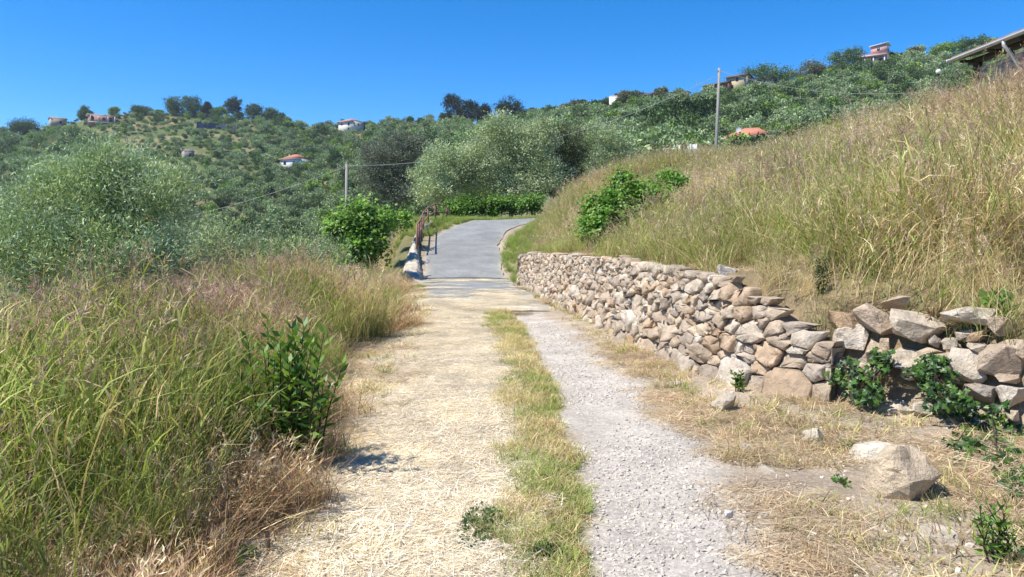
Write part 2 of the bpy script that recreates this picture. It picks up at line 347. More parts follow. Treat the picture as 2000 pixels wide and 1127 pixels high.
# ------------------------------------------------------------------ asphalt road
def asphalt_mat():
    m, nt, out = new_mat('worn_asphalt'); b = N(nt, 'ShaderNodeBsdfPrincipled'); b.inputs['Roughness'].default_value = .85
    g = N(nt, 'ShaderNodeNewGeometry'); at = N(nt, 'ShaderNodeAttribute', attribute_name='Col')
    n1 = N(nt, 'ShaderNodeTexNoise'); n1.inputs['Scale'].default_value = 60; n1.inputs['Detail'].default_value = 4
    n2 = N(nt, 'ShaderNodeTexNoise'); n2.inputs['Scale'].default_value = 1.1; n2.inputs['Detail'].default_value = 7
    mp = N(nt, 'ShaderNodeMapping'); mp.inputs['Scale'].default_value = (1, 1, 1)
    n3 = N(nt, 'ShaderNodeTexNoise'); n3.inputs['Scale'].default_value = 5.5; n3.inputs['Detail'].default_value = 9; n3.inputs['Roughness'].default_value = .75
    for n in (n1, n2, n3): L(nt, g.outputs['Position'], n.inputs['Vector'])
    c = mul(nt, at.outputs[0], ramp(nt, n1.outputs[0], [(.3, .7), (.7, 1.3)])); c = mul(nt, c, ramp(nt, n2.outputs[0], [(.3, .82), (.7, 1.15)])); c = mul(nt, c, ramp(nt, n3.outputs[0], [(.35, .86), (.65, 1.1)]))
    vo = N(nt, 'ShaderNodeTexVoronoi'); vo.feature = 'DISTANCE_TO_EDGE'; vo.inputs['Scale'].default_value = .55
    va = N(nt, 'ShaderNodeVectorMath'); va.operation = 'MULTIPLY_ADD'; L(nt, n3.outputs['Color'], va.inputs[0]); va.inputs[1].default_value = (.9, .9, 0); L(nt, g.outputs['Position'], va.inputs[2]); L(nt, va.outputs[0], vo.inputs['Vector'])
    c = mul(nt, c, ramp(nt, vo.outputs['Distance'], [(.003, .72), (.012, 1)]))
    L(nt, c, b.inputs['Base Color']); bp = N(nt, 'ShaderNodeBump'); bp.inputs['Strength'].default_value = .4; bp.inputs['Distance'].default_value = .01; L(nt, n1.outputs[0], bp.inputs['Height']); L(nt, bp.outputs[0], b.inputs['Normal'])
    L(nt, b.outputs[0], out.inputs[0]); return m
M['asphalt'] = asphalt_mat()
def road_strip(name, y0, y1, mask_end=False):
    P = RC[(RC[:, 1] >= y0-.8) & (RC[:, 1] <= y1+.8)]
    s = np.concatenate([[0], np.cumsum(np.hypot(*np.diff(P, axis=0).T))]); ss = np.arange(0, s[-1], .22)
    P = np.stack([np.interp(ss, s, P[:, 0]), np.interp(ss, s, P[:, 1])], 1)
    P = P[(P[:, 1] >= y0) & (P[:, 1] <= y1)]
    if y1 < 30: P = np.concatenate([[[np.interp(y0, RC[:, 1], RC[:, 0]), y0]], P, [[np.interp(y1, RC[:20*14, 1], RC[:20*14, 0]), y1]]])
    T = np.gradient(P, axis=0); T /= np.linalg.norm(T, axis=1)[:, None]; Nn = np.stack([T[:, 1], -T[:, 0]], 1)
    if y1 < 30 or y0 < 30: Nn[P[:, 1] < 28] = (1, 0)
    us = np.linspace(-1, 1, 15); V = []; Cc = []
    for k, (p, n) in enumerate(zip(P, Nn)):
        hw = 1.5 + .08*math.sin(p[1]*1.3) + .12*(vnoise(p[1], 3., .6, 4)-.5)
        for u in us:
            q = p+n*u*hw*(1+.06*(vnoise(p[1]*1.0, u*3, .35, 6)-.5))
            zz = float(road_z(q[0], q[1]))+.012-.018*(abs(u) > .99)+.02*(1-u*u)-.07*float(sst(17.6, 16.0, q[1]+1.2*(fbm(q[0], q[1], .8, 52)-.5)))
            V.append((q[0], q[1], zz))
            wear = .5*fbm(q[0], q[1], 1.4, 15)+.3
            f = .75*float(sst(18.5, 15.0, q[1]+2.2*(fbm(q[0], q[1], .9, 2)-.5)))
            a = np.array([.235, .235, .22])*(.8+wear*.5)
            strawy = float(sst(.48, .62, fbm(q[0]*.5, q[1], .8, 21)))*float(sst(26, 18, q[1]))*.8
            edge = float(sst(.8, 1, abs(u)))*.6
            mixv = max(f, strawy, edge if q[1] < 30 else edge*.6)
            Cc.append(a*(1-mixv)+np.array([.50, .435, .32])*mixv)
    n = len(us); kk = np.arange(len(P)-1)[:, None]*n; jj = np.arange(n-1)[None]
    q = np.stack([kk+jj, kk+jj+1, kk+n+jj+1, kk+n+jj], -1).reshape(-1, 4)
    return put(name, make_mesh(name, V, [q], Cc, M['asphalt'], True), kind='structure')
road_strip('road_lower', 16.2, 26.42)
road_strip('road', 26.52, 49.5)
mb = MB(); mb.box((-1.65, 26.47, -.03), (3.1, .10, .05)); mb.box((-1.65, 26.425, .012), (3.1, .018, .03)); mb.box((-1.65, 26.515, .02), (3.1, .018, .03))
mb.build('road_joint', M['wood'], None, kind='structure')

#@VEG
# ------------------------------------------------------------------ generators for leaves, blades, rocks
def unit(v): return v/(np.linalg.norm(v, axis=-1, keepdims=True)+1e-9)
def blades(rng, base, h, lean, width, colb, colt, seg=3, az=None, droop=.5):
    n = len(base); az = rng.uniform(0, 2*np.pi, n) if az is None else az
    dirh = np.stack([np.cos(az), np.sin(az), 0*az], 1); side = np.stack([-np.sin(az), np.cos(az), 0*az], 1)
    tw = rng.uniform(-1.2, 1.2, n); side = side*np.cos(tw)[:, None]+dirh*np.sin(tw)[:, None]
    h = np.broadcast_to(h, n); lean = np.broadcast_to(lean, n); width = np.broadcast_to(width, n)
    V = np.zeros((n, seg+1, 2, 3)); Cc = np.zeros((n, seg+1, 2, 3))
    for k in range(seg+1):
        t = k/seg
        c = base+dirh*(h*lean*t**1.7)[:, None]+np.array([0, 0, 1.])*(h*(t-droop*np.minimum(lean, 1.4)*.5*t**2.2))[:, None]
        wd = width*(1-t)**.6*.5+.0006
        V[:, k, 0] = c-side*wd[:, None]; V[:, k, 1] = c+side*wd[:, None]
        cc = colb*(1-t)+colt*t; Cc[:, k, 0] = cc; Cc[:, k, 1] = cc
    i = np.arange(n)[:, None]*(seg+1)*2+np.arange(seg)[None]*2
    Fq = np.stack([i, i+1, i+3, i+2], -1).reshape(-1, 4)
    return V.reshape(-1, 3), Fq, Cc.reshape(-1, 3)
def leaves(rng, pos, dirs, ln, wd, col, fold=.25):
    n = len(pos); dirs = unit(dirs); a = unit(np.cross(dirs, unit(rng.normal(size=(n, 3))))); nn = np.cross(dirs, a)
    ln = np.broadcast_to(ln, n)[:, None]; wd = np.broadcast_to(wd, n)[:, None]
    mid = pos+dirs*ln*.45+nn*wd*fold
    V = np.stack([pos, mid+a*wd*.5-nn*wd*fold*1.5, pos+dirs*ln, mid-a*wd*.5-nn*wd*fold*1.5], 1)
    Fq = np.arange(n)[:, None]*4+np.arange(4)[None]
    return V.reshape(-1, 3), Fq, np.repeat(col, 4, 0)
def lobed(rng, pos, nrm, size, col):        # ivy or fig leaf: a five-lobed blade of six triangles
    n = len(pos); nrm = unit(nrm); a = unit(np.cross(nrm, unit(rng.normal(size=(n, 3))))); b = np.cross(nrm, a)
    ang = np.radians([-90, -55, -20, 5, 45, 90, 135, 175, 200, 235]); rad = np.array([.15, .75, .45, .8, .55, 1.0, .55, .8, .45, .75])
    s = np.broadcast_to(size, n)[:, None, None]
    ring = pos[:, None]+s*.5*(rad*np.cos(ang))[None, :, None]*a[:, None]+s*.5*(rad*np.sin(ang))[None, :, None]*b[:, None]-nrm[:, None]*s*.08*rng.uniform(0, 1.6, (n, 10, 1))
    V = np.concatenate([pos[:, None], ring], 1); k = np.arange(10); T = np.stack([0*k, 1+k, 1+(k+1) % 10], -1)
    Fq = (np.arange(n)[:, None, None]*11+T[None]).reshape(-1, 3)
    return V.reshape(-1, 3), Fq, np.repeat(col, 11, 0)
def vary(rng, c, n, amt=.2, hue=.08):
    c = np.asarray(c, float); return np.clip(c*(1+rng.uniform(-amt, amt, (n, 1)))*(1+rng.uniform(-hue, hue, (n, 3))), 0.003, 1)
def pick(rng, cols, n, p=None, amt=.2):
    cols = np.array(cols); return np.clip(cols[rng.choice(len(cols), n, p=p)]*(1+rng.uniform(-amt, amt, (n, 1))), .003, 1)

def clumps(rng, lobes, n, inner=.45):
    """centres spread through ellipsoid lobes (centre, radii), more of them towards the outside"""
    lobes = [(np.array(c, float), np.array(r, float)) for c, r in lobes]
    vol = np.array([np.prod(r)**(2/3) for c, r in lobes]); k = rng.choice(len(lobes), n, p=vol/vol.sum())
    d = unit(rng.normal(size=(n, 3))); rad = rng.uniform(inner**2, 1, n)**.5
    c = np.array([l[0] for l in lobes])[k]; r = np.array([l[1] for l in lobes])[k]
    lump = 1+.22*np.sin(d[:, 0]*5+k*2.1)*np.cos(d[:, 1]*4.3+k)+.12*np.sin(d[:, 2]*9+k)
    return c+d*r*(rad*lump)[:, None], d, rad
def crown_mesh(name, rng, lobes, nclump, per, cr, ln, wd, cols, mat, up=.35, zmin=None, p=None, inner=.45, kind='leaf', out=.6):
    cc, dd, rad = clumps(rng, lobes, nclump, inner)
    if zmin is not None: cc[:, 2] = np.maximum(cc[:, 2], zmin+rng.uniform(0, .4, len(cc)))
    n = nclump*per; k = np.repeat(np.arange(nclump), per)
    pos = cc[k]+rng.normal(size=(n, 3))*cr*np.array([1, 1, .8])*rng.uniform(.5, 1.25, nclump)[k][:, None]
    dirs = dd[k]*out+np.array([0, 0, up])+rng.normal(size=(n, 3))*.75
    cl = pick(rng, cols, nclump, p, .18)[k]*(1+rng.uniform(-.22, .22, (n, 1)))
    if kind == 'leaf': V, Fq, Cl = leaves(rng, pos, dirs, ln*rng.uniform(.7, 1.3, n), wd*rng.uniform(.7, 1.3, n), cl)
    else: V, Fq, Cl = lobed(rng, pos, dirs+np.array([-.35, -.25, .7]), ln*rng.uniform(.6, 1.25, n), cl)
    return make_mesh(name, V, [Fq], Cl, mat), cc
def limb_mesh(name, rng, base, fork, tips, r0, twigs=None, stems=1, spread=.25):
    mb = MB(); base = np.array(base, float); fork = np.array(fork, float)
    forks = []
    for s in range(stems):
        o = rng.normal(size=3)*spread*np.array([1, 1, .3]) if stems > 1 else np.zeros(3)
        b = base+o*np.array([.35, .35, 0]); f = fork+o
        m = (b+f)/2+rng.normal(size=3)*.08*np.linalg.norm(f-b)*np.array([1, 1, .2])
        q = r0/math.sqrt(stems); mb.tube([b-np.array([0, 0, .15]), b*.75+m*.25, m, f], [q*1.5, q*1.1, q*.9, q*.7], 8); forks.append((f, q*.7))
    for t in tips:
        f, q = forks[rng.integers(len(forks))]; t = np.array(t, float); L_ = np.linalg.norm(t-f)
        m = f*.5+t*.5+rng.normal(size=3)*.1*L_; mb.tube([f, f*.7+m*.3+np.array([0, 0, .05*L_]), m, t], [q*.75, q*.55, q*.38, q*.12], 5, cap=False)
        if twigs is not None:
            near_ = twigs[np.argsort(np.linalg.norm(twigs-m, axis=1))[:5]]
            for w_ in near_[1:]: mb.tube([m, (m+w_)/2+rng.normal(size=3)*.06*L_, w_], [q*.3, q*.2, q*.07], 4, cap=False)
    return mb.mesh(name, M['bark'], True)
def tree(name, label, base, lobes, rng, nclump, per, cr, ln, wd, cols, mat, r0=.16, ntips=9, stems=1, cat='tree', group=None, up=.35, p=None, kind='leaf', inner=.45, fork_h=.4, zmin=None, trunk='trunk', crown='crown', out=.6):
    base = np.array(base, float); t = thing(name, label, cat, base, 0, group)
    lb = [(np.array(c, float)-base, r) for c, r in lobes]
    me, cc = crown_mesh('crown', rng, lb, nclump, per, cr, ln, wd, cols, mat, up, zmin, p, inner, kind, out)
    put(crown, me, t)
    cen = np.mean([l[0] for l in lb], 0); fork = np.array([cen[0]*fork_h*.8, cen[1]*fork_h*.8, max(.3, cen[2]*fork_h)])
    tips = cc[rng.choice(len(cc), min(ntips, len(cc)), replace=False)]
    put(trunk, limb_mesh('trunk', rng, (0, 0, 0), fork, tips, r0, cc, stems), t)
    return t

def rock_mesh(name, seed, size, col, npts=26, mat=None, rough=.05, flat=.0):
    rng = np.random.default_rng(seed); bm = bmesh.new()
    d = unit(rng.normal(size=(npts, 3))); P = np.sign(d)*np.abs(d)**(.75); P *= rng.uniform(.74, 1.0, (npts, 1))
    for q in P: bm.verts.new(q)
    r = bmesh.ops.convex_hull(bm, input=bm.verts)
    bmesh.ops.delete(bm, geom=list({g for g in list(r['geom_interior'])+list(r['geom_unused']) if isinstance(g, bmesh.types.BMVert)}), context='VERTS')
    bmesh.ops.dissolve_limit(bm, angle_limit=R(14), verts=bm.verts, edges=bm.edges)
    bmesh.ops.bevel(bm, geom=list(bm.edges), offset=.022, segments=1, affect='EDGES', profile=.5)
    bmesh.ops.triangulate(bm, faces=bm.faces)
    bmesh.ops.subdivide_edges(bm, edges=[e for e in bm.edges if e.calc_length() > .30], cuts=2)
    bmesh.ops.triangulate(bm, faces=bm.faces)
    for v in bm.verts:
        nz = mnoise.noise_vector(v.co*2.3+Vector((seed*1.7, 0, 0)))
        v.co += nz*rough*1.5+mnoise.noise_vector(v.co*6.1+Vector((0, seed*2.3, 0)))*rough*.8
        v.co.x *= size[0]/2; v.co.y *= size[1]/2; v.co.z *= size[2]/2
    me = bpy.data.meshes.new(name); bm.to_mesh(me); bm.free()
    n = len(me.vertices); co = np.zeros(n*3); me.vertices.foreach_get('co', co)
    a = me.color_attributes.new('Col', 'FLOAT_COLOR', 'POINT'); c = np.ones((n, 4)); c[:, :3] = np.asarray(col)*(1+rng.uniform(-.1, .1, (n, 1)))
    a.data.foreach_set('color', c.astype(np.float32).ravel()); me.materials.append(mat or M['rock']); return me

# instanced ground cover: one object whose points carry clumps of one kind
def scatter(name, pts, protos, rng, smin=.8, smax=1.2, tilt=.12, parent=None, wind=None, flat=False, sc=None, **tags):
    pts = np.asarray(pts, np.float32); n = len(pts)
    me = bpy.data.meshes.new(name); me.vertices.add(n); me.vertices.foreach_set('co', pts.ravel())
    rot = np.stack([rng.normal(0, tilt, n), rng.normal(0, tilt, n), rng.uniform(0, 6.283, n)], 1).astype(np.float32)
    a = me.attributes.new('rot', 'FLOAT_VECTOR', 'POINT'); a.data.foreach_set('vector', rot.ravel())
    s = rng.uniform(smin, smax, n).astype(np.float32) if sc is None else np.asarray(sc, np.float32)
    s3 = np.stack([s*rng.uniform(.85, 1.15, n), s*rng.uniform(.85, 1.15, n), s], 1).astype(np.float32) if not flat else np.stack([s, s, s], 1)
    a = me.attributes.new('scl', 'FLOAT_VECTOR', 'POINT'); a.data.foreach_set('vector', s3.astype(np.float32).ravel())
    a = me.attributes.new('pick', 'INT', 'POINT'); a.data.foreach_set('value', rng.integers(0, len(protos), n).astype(np.int32))
    col_ = bpy.data.collections.new(name+'_kinds')
    for k, p in enumerate(protos): col_.objects.link(bpy.data.objects.new(name+'_kind', p))
    o = put(name, me, parent, kind='stuff', **tags)
    ng = bpy.data.node_groups.new(name, 'GeometryNodeTree')
    ng.interface.new_socket('Geometry', in_out='INPUT', socket_type='NodeSocketGeometry'); ng.interface.new_socket('Geometry', in_out='OUTPUT', socket_type='NodeSocketGeometry')
    gi = ng.nodes.new('NodeGroupInput'); go = ng.nodes.new('NodeGroupOutput'); ip = ng.nodes.new('GeometryNodeInstanceOnPoints'); ci = ng.nodes.new('GeometryNodeCollectionInfo')
    ci.inputs['Collection'].default_value = col_; ci.inputs['Separate Children'].default_value = True; ci.inputs['Reset Children'].default_value = True
    def na(nm, dt):
        x = ng.nodes.new('GeometryNodeInputNamedAttribute'); x.data_type = dt; x.inputs['Name'].default_value = nm; return x.outputs['Attribute']
    ng.links.new(gi.outputs[0], ip.inputs['Points']); ng.links.new(ci.outputs[0], ip.inputs['Instance']); ip.inputs['Pick Instance'].default_value = True
    ng.links.new(na('pick', 'INT'), ip.inputs['Instance Index'])
    er = ng.nodes.new('FunctionNodeEulerToRotation'); ng.links.new(na('rot', 'FLOAT_VECTOR'), er.inputs[0]); ng.links.new(er.outputs[0], ip.inputs['Rotation'])
    ng.links.new(na('scl', 'FLOAT_VECTOR'), ip.inputs['Scale']); ng.links.new(ip.outputs[0], go.inputs[0])
    md = o.modifiers.new('scatter', 'NODES'); md.node_group = ng
    return o
def on_ground(x, y, dz=0.0): return np.stack([x, y, H(x, y)+dz], 1)

#@OBJ
# ------------------------------------------------------------------ dry stone wall along the right verge
STONE_C = [(.54, .42, .29), (.48, .37, .265), (.56, .465, .345), (.43, .355, .28), (.39, .33, .265), (.60, .52, .41), (.50, .345, .21), (.46, .265, .145), (.62, .56, .47), (.31, .245, .19)]
STONE_P = np.array([.17, .16, .16, .12, .09, .10, .08, .04, .05, .03])
wpts = np.array([(3.0, 6.98), (2.62, 7.45), (2.1, 8.54), (1.63, 11.7), (1.06, 16.5), (.29, 22.8), (.18, 23.6)])
wp = wpts[0][None]; 
_s = np.concatenate([[0], np.cumsum(np.hypot(*np.diff(wpts, axis=0).T))]); WLEN = _s[-1]
def wall_pt(u, v, out=0.0):
    """u along the wall, v up its leaning face, out towards the path"""
    u = np.asarray(u, float); x = np.interp(u, _s, wpts[:, 0]); y = np.interp(u, _s, wpts[:, 1])
    e_ = .3; tx = np.interp(u+e_, _s, wpts[:, 0])-np.interp(u-e_, _s, wpts[:, 0]); ty = np.interp(u+e_, _s, wpts[:, 1])-np.interp(u-e_, _s, wpts[:, 1])
    l = np.hypot(tx, ty)+1e-9; nx, ny = -ty/l, tx/l        # points to the path (left of travel)
    lean = .20
    return np.stack([x+nx*(out-lean*v), y+ny*(out-lean*v), v+.05+0*x], -1)
def wall_h(u): return itp(u, [(0, .5), (.9, .86), (1.9, 1.12), (5, 1.16), (9.5, 1.10), (14, 1.02), (16, .97), (17.5, .85)]) + .09*(vnoise(u, 0*np.asarray(u, float), .45, 3)-.5)
rng = np.random.default_rng(11)
sites = []; rad = []
tries = 0
while tries < 9000:
    tries += 1
    u = rng.uniform(-.05, WLEN+.05); h_ = float(wall_h(u)); v = rng.uniform(0.0, h_)
    big = 1-.45*(v/h_); near_f = float(itp(u, [(0, 1.15), (4, 1.0), (10, .85), (17, .8)]))
    ra = rng.choice([.065, .09, .12, .155, .19], p=[.24, .28, .24, .15, .09])*big*near_f*1.05
    if tries < 1500: ra = max(ra, .12*big*near_f)
    ok = True
    for (a, b), r2 in zip(sites, rad):
        if abs(a-u) < .5 and math.hypot((a-u)*.78, (b-v)*1.25) < (ra+r2)*.80: ok = False; break
    if ok: sites.append((u, v)); rad.append(ra)
S = np.array(sites); RD = np.array(rad)
def clip_poly(poly, n, c):
    out = []; m = len(poly)
    for i_ in range(m):
        p, q = poly[i_], poly[(i_+1) % m]; dp = p@n-c; dq = q@n-c
        if dp <= 0: out.append(p)
        if (dp < 0 < dq) or (dq < 0 < dp): out.append(p+(q-p)*(dp/(dp-dq)))
    return out
wall = thing('dry_stone_wall', 'dry stone wall of rough tan stones along the right edge of the track', 'wall', (wpts[2, 0], wpts[2, 1], 0))
off = np.array([wpts[2, 0], wpts[2, 1], 0])
def stone_geo(k):
    p = S[k]; h_ = float(wall_h(p[0])); r_ = np.random.default_rng(k+500)
    poly = [p+np.array(q) for q in ((-.42, -.3), (.42, -.3), (.42, .3), (-.42, .3))]
    poly = clip_poly(poly, np.array([0, 1.]), h_+r_.uniform(-.01, .05)); poly = clip_poly(poly, np.array([0, -1.]), .1) if len(poly) > 2 else poly
    A_ = np.array([.78, 1.25])
    dd = np.abs(S-p); nb = np.where((dd[:, 0] < .8) & (dd[:, 1] < .7))[0]
    for m in nb:
        if m == k or len(poly) < 3: continue
        q = S[m]; sp, sq = p*A_, q*A_; n = sq-sp; L2 = n@n; c = (L2+RD[k]**2-RD[m]**2)/2; poly = clip_poly(poly, n*A_, c+n@sp)
    if len(poly) < 3: return None
    poly = np.array(poly); cen = poly.mean(0)
    # merge very short edges, then roughen the outline
    keep = [q for i_, q in enumerate(poly) if np.linalg.norm(q-poly[i_-1]) > .018]
    if len(keep) < 3: return None
    poly = np.array(keep); gap = r_.uniform(.001, .008)
    dv = cen-poly; poly = poly+dv/np.linalg.norm(dv, axis=1)[:, None]*gap
    ring = []
    for i_ in range(len(poly)):
        a, b = poly[i_], poly[(i_+1) % len(poly)]; cut = r_.uniform(.05, .16)
        ring += [a+(b-a)*cut, a+(b-a)*(1-cut)]
    ring = np.array(ring)+r_.normal(size=(len(ring), 2))*.009; n = len(ring); size = math.sqrt(max(1e-4, np.ptp(ring[:, 0])*np.ptp(ring[:, 1])))
    if size < .035 or min(np.ptp(ring[:, 0]), np.ptp(ring[:, 1])) < .03 or max(np.ptp(ring[:, 0])/np.ptp(ring[:, 1]), np.ptp(ring[:, 1])/np.ptp(ring[:, 0])) > 3.4: return None
    bul = r_.uniform(.08, .26)*min(size, .24); proud = r_.uniform(-.03, .035); tilt = r_.normal(size=2)*.22
    V = []
    for sc_, o_ in ((.9, -.16), (1.0, -.02), (.97, .6*bul), (.80, bul)):
        q = cen+(ring-cen)*sc_; dep = o_+proud+((q-cen)@tilt if o_ > 0 else 0)+(r_.normal(size=n)*.016 if o_ > 0 else 0)
        V.append(wall_pt(q[:, 0], q[:, 1], dep))
    V = np.concatenate(V+[wall_pt(cen[:1], cen[1:2], bul*1.0+proud+r_.normal()*.01)])-off
    fs = [];
    for l_ in range(3):
        for i_ in range(n): fs.append((l_*n+i_, l_*n+(i_+1) % n, (l_+1)*n+(i_+1) % n, (l_+1)*n+i_))
    tr = [(3*n+i_, 3*n+(i_+1) % n, 4*n) for i_ in range(n)]
    c = (np.array(STONE_C[r_.choice(len(STONE_C), p=STONE_P)])*.68+np.array([.52, .42, .31])*.32)*r_.uniform(.85, 1.12)
    if p[1] < .12: c = c*.9
    return V, np.array(fs), np.array(tr), c, size/np.hypot(*wall_pt(p[0], p[1])[:2])
geo = [g for g in (stone_geo(k) for k in range(len(S))) if g]
order = np.argsort([-g[4] for g in geo])
rest = MB()
for rank, k in enumerate(order):
    V, fq, ft, c, _ = geo[k]
    if rank < 300: put('stone', make_mesh('stone', V, [fq, ft], np.tile(c, (len(V), 1)), M['stone']), wall)
    else: rest.add(V, [fq, ft], c)
if rest.n: rest.build('small_stone', M['stone'], wall, kind='stuff')
us = np.linspace(0, WLEN, 60); hh = wall_h(us)-.05
a = wall_pt(us, 0*us-.3, -.045); b = wall_pt(us, hh, -.06); c_ = wall_pt(us, hh-.02, -.75); n = len(us); k = np.arange(n-1)
put('earth_core', make_mesh('earth_core', np.concatenate([a, b, c_])-off, [np.stack([k, k+n, k+n+1, k+1], -1), np.stack([k+n, k+2*n, k+2*n+1, k+n+1], -1)], None, M['earth']), wall)
print('stones', len(geo))

# ------------------------------------------------------------------ collapsed end of the wall and loose boulders
def wall_line_at(px):
    Ys = np.linspace(3, 9, 600); Xs = itp(Ys, WL); k = np.argmin(np.abs(1000+F*Xs/Ys-px)); return Ys[k]
rub = thing('collapsed_stone_wall', 'collapsed end of the stone wall, large blocks tumbled in bare earth', 'wall', (3.5, 6.3, 0))
RUB = [ # px, py, width, height, depth factor, roll, colour
 (1556, 702, 60, 108, .6, -.35, 9), (1592, 690, 52, 56, .8, .1, 0), (1646, 628, 74, 40, 1.2, .05, 6), (1712, 622, 92, 56, 1, .1, 1), (1748, 596, 52, 30, 1, -.4, 1),
 (1786, 637, 104, 62, 1, .25, 2), (1892, 622, 96, 44, 1, -.12, 5), (1668, 662, 76, 54, 1, 0, 5), (1702, 698, 66, 52, .8, .05, 0), (1776, 716, 88, 52, .9, .05, 2), (1846, 712, 70, 48, .9, 0, 0),
 (1890, 722, 92, 62, .9, -.05, 5), (1962, 716, 92, 78, .9, -.3, 1), (1918, 772, 62, 40, .8, .2, 4), (1984, 780, 56, 46, .8, -.1, 5), (1600, 752, 48, 54, .8, 0, 3), (1632, 798, 48, 34, 1, .2, 0),
 (1746, 806, 70, 44, 1, .1, 5), (1603, 722, 44, 44, .8, .2, 2), (1518, 700, 60, 70, .8, -.3, 1), (1486, 668, 54, 50, .8, .1, 3), (1528, 748, 40, 40, .8, .1, 5), (1690, 756, 50, 44, .8, .1, 0), (1830, 768, 60, 44, .8, 0, 2),
 (1660, 735, 48, 44, .8, .2, 3), (1575, 782, 36, 26, 1, .2, 5), (1700, 820, 40, 26, 1, 0, 2), (1480, 762, 50, 44, .9, .1, 5), (1452, 712, 46, 46, .8, 0, 0), (1800, 800, 44, 34, 1, .1, 0), (1950, 640, 60, 40, 1, .1, 1), (1992, 690, 50, 50, 1, .1, 0)]
_r = np.random.default_rng(4)
for _ in range(34): RUB.append((_r.uniform(1570, 1998), _r.uniform(650, 835), _r.uniform(22, 48), _r.uniform(18, 34), .9, _r.uniform(-.3, .3), int(_r.choice([0, 1, 2, 3, 5, 6]))))
for k, (px, py, wpx, hpx, df, roll, ci) in enumerate(RUB):
    d = wall_line_at(px); z = EYE+(HY-py)/F*d; d = d+max(0, z-.2)*.42; p = W(px, py, d); g_ = Hs(p[0], p[1])
    sx, sz = wpx*d/F*1.22, hpx*d/F*1.22
    put('stone', rock_mesh('stone', 40+k, (sx, sx*.9*df, sz), np.array(STONE_C[ci])*1.0, 15), rub, Vector(p-np.array([3.5, 6.3, 0]))+Vector((.07, .12, 0)), (.1*math.sin(k*3), roll, -.7+.5*math.sin(k*7.7)))
def boulder(px, py, wpx, hpx, col, seed, label, sink=.3, rz=0.0, df=.9, roll=0, name='boulder', group=None):
    p = hit(px, py+hpx*.35); d = p[1]; sx, sz = wpx*d/F, hpx*d/F*1.25
    return put(name, rock_mesh(name, seed, (sx, sx*df, sz), col, 17), None, (p[0], p[1]+sx*.15, Hs(p[0], p[1]+sx*.15)+sz*(.42-sink)), (0, roll, rz), label=label, category='stone' if name != 'boulder' else 'boulder', group=group)
boulder(1770, 925, 156, 116, (.64, .51, .35), 3, 'largest loose tan boulder lying on the bare verge below the ivy', .22, .3)
boulder(1712, 882, 128, 52, (.66, .59, .46), 4, 'pale whitish slab lying behind the largest loose boulder', .35, -.5, .6, -.25)
boulder(1605, 850, 72, 46, (.62, .55, .42), 5, 'pale angular stone on the bare verge left of the whitish slab', .3, .2)
boulder(1418, 788, 68, 46, (.60, .52, .39), 6, 'pale flat stone at the foot of the dry stone wall', .3, .5, .7, -.2)
boulder(1522, 907, 90, 34, (.46, .40, .32), 7, 'flat grey stone half sunk in the verge dirt', .55, .1)
boulder(1850, 1040, 105, 52, (.60, .52, .40), 8, 'pale stone half buried in the verge near the lower right corner', .5, .1)
boulder(1425, 1003, 42, 20, (.58, .56, .53), 9, 'small bluish white stone at the edge of the gravel track', .35, .1, name='stone')
boulder(1456, 874, 30, 24, (.56, .54, .52), 10, 'small grey stone on the verge above the gravel track', .35, .4, name='stone')
boulder(1420, 528, 56, 22, (.60, .55, .47), 13, 'pale slab lying in the grass above the wall', .25, .1, .6, .25)
boulder(1045, 464, 26, 12, (.62, .56, .48), 14, 'small pale rock in the grass bank beside the road bend', .3, .1)
boulder(1320, 752, 30, 16, (.60, .50, .36), 15, 'small yellowish stone in the dry grass below the wall', .3, .1, name='stone')

# ------------------------------------------------------------------ parapet of the ramp
par = []
for (y, xi, w_, zt) in ((25.7, -3.10, 1.0, .05), (26.6, -3.18, .98, .18), (28, -3.38, .84, .48), (29.5, -3.62, .66, .84), (31, -3.86, .45, 1.12), (32.5, -4.02, .38, 1.42), (34, -4.15, .34, 1.66), (36.5, -4.2, .3, 2.0), (39, -4.0, .3, 2.35)):
    rz_ = float(road_z(-3, y)); nn = [(0, -.3), (0.02, rz_+.02), (.10, rz_*.35+zt*.65), (.22, zt), (w_*.7, zt-.03), (w_, zt-.2-.25*w_), (w_+.15, -1.2)]
    par.append([(xi-q+.05*(vnoise(y, q*5, .5, 8)-.5), y, z_ if z_ > -.5 else min(-.6, rz_-2)) for q, z_ in nn])
PV = np.array(par); m_, n_ = PV.shape[:2]
# resample along its length for a rough surface
ts = np.linspace(0, m_-1, 60); PV2 = np.stack([[np.interp(ts, np.arange(m_), PV[:, j_, c3]) for c3 in range(3)] for j_ in range(n_)], 0).transpose(2, 0, 1)
us2 = np.linspace(0, n_-1, 26); PV3 = np.stack([np.stack([np.interp(us2, np.arange(n_), PV2[i_, :, c3]) for c3 in range(3)], -1) for i_ in range(60)], 0)
rg = np.random.default_rng(5); PV3 += (rg.normal(size=PV3.shape))*.014
PV3[..., 2] += (vnoise(PV3[..., 1], PV3[..., 0], .3, 6)-.5)*.06
ki = np.arange(59)[:, None]*26; kj = np.arange(25)[None]; fq = np.stack([ki+kj, ki+26+kj, ki+27+kj, ki+kj+1], -1).reshape(-1, 4)
pcol = pick(rg, [(1.0, .97, .9), (.85, .8, .72), (1.1, 1.05, .98), (.7, .62, .5)], 60*26, None, .1)
put('ramp_parapet', make_mesh('ramp_parapet', PV3.reshape(-1, 3), [fq, np.arange(26)[None], (np.arange(26)+59*26)[None, ::-1]], pcol, M['plaster']), label='rough pale mortared parapet along the left edge of the asphalt ramp', category='parapet')

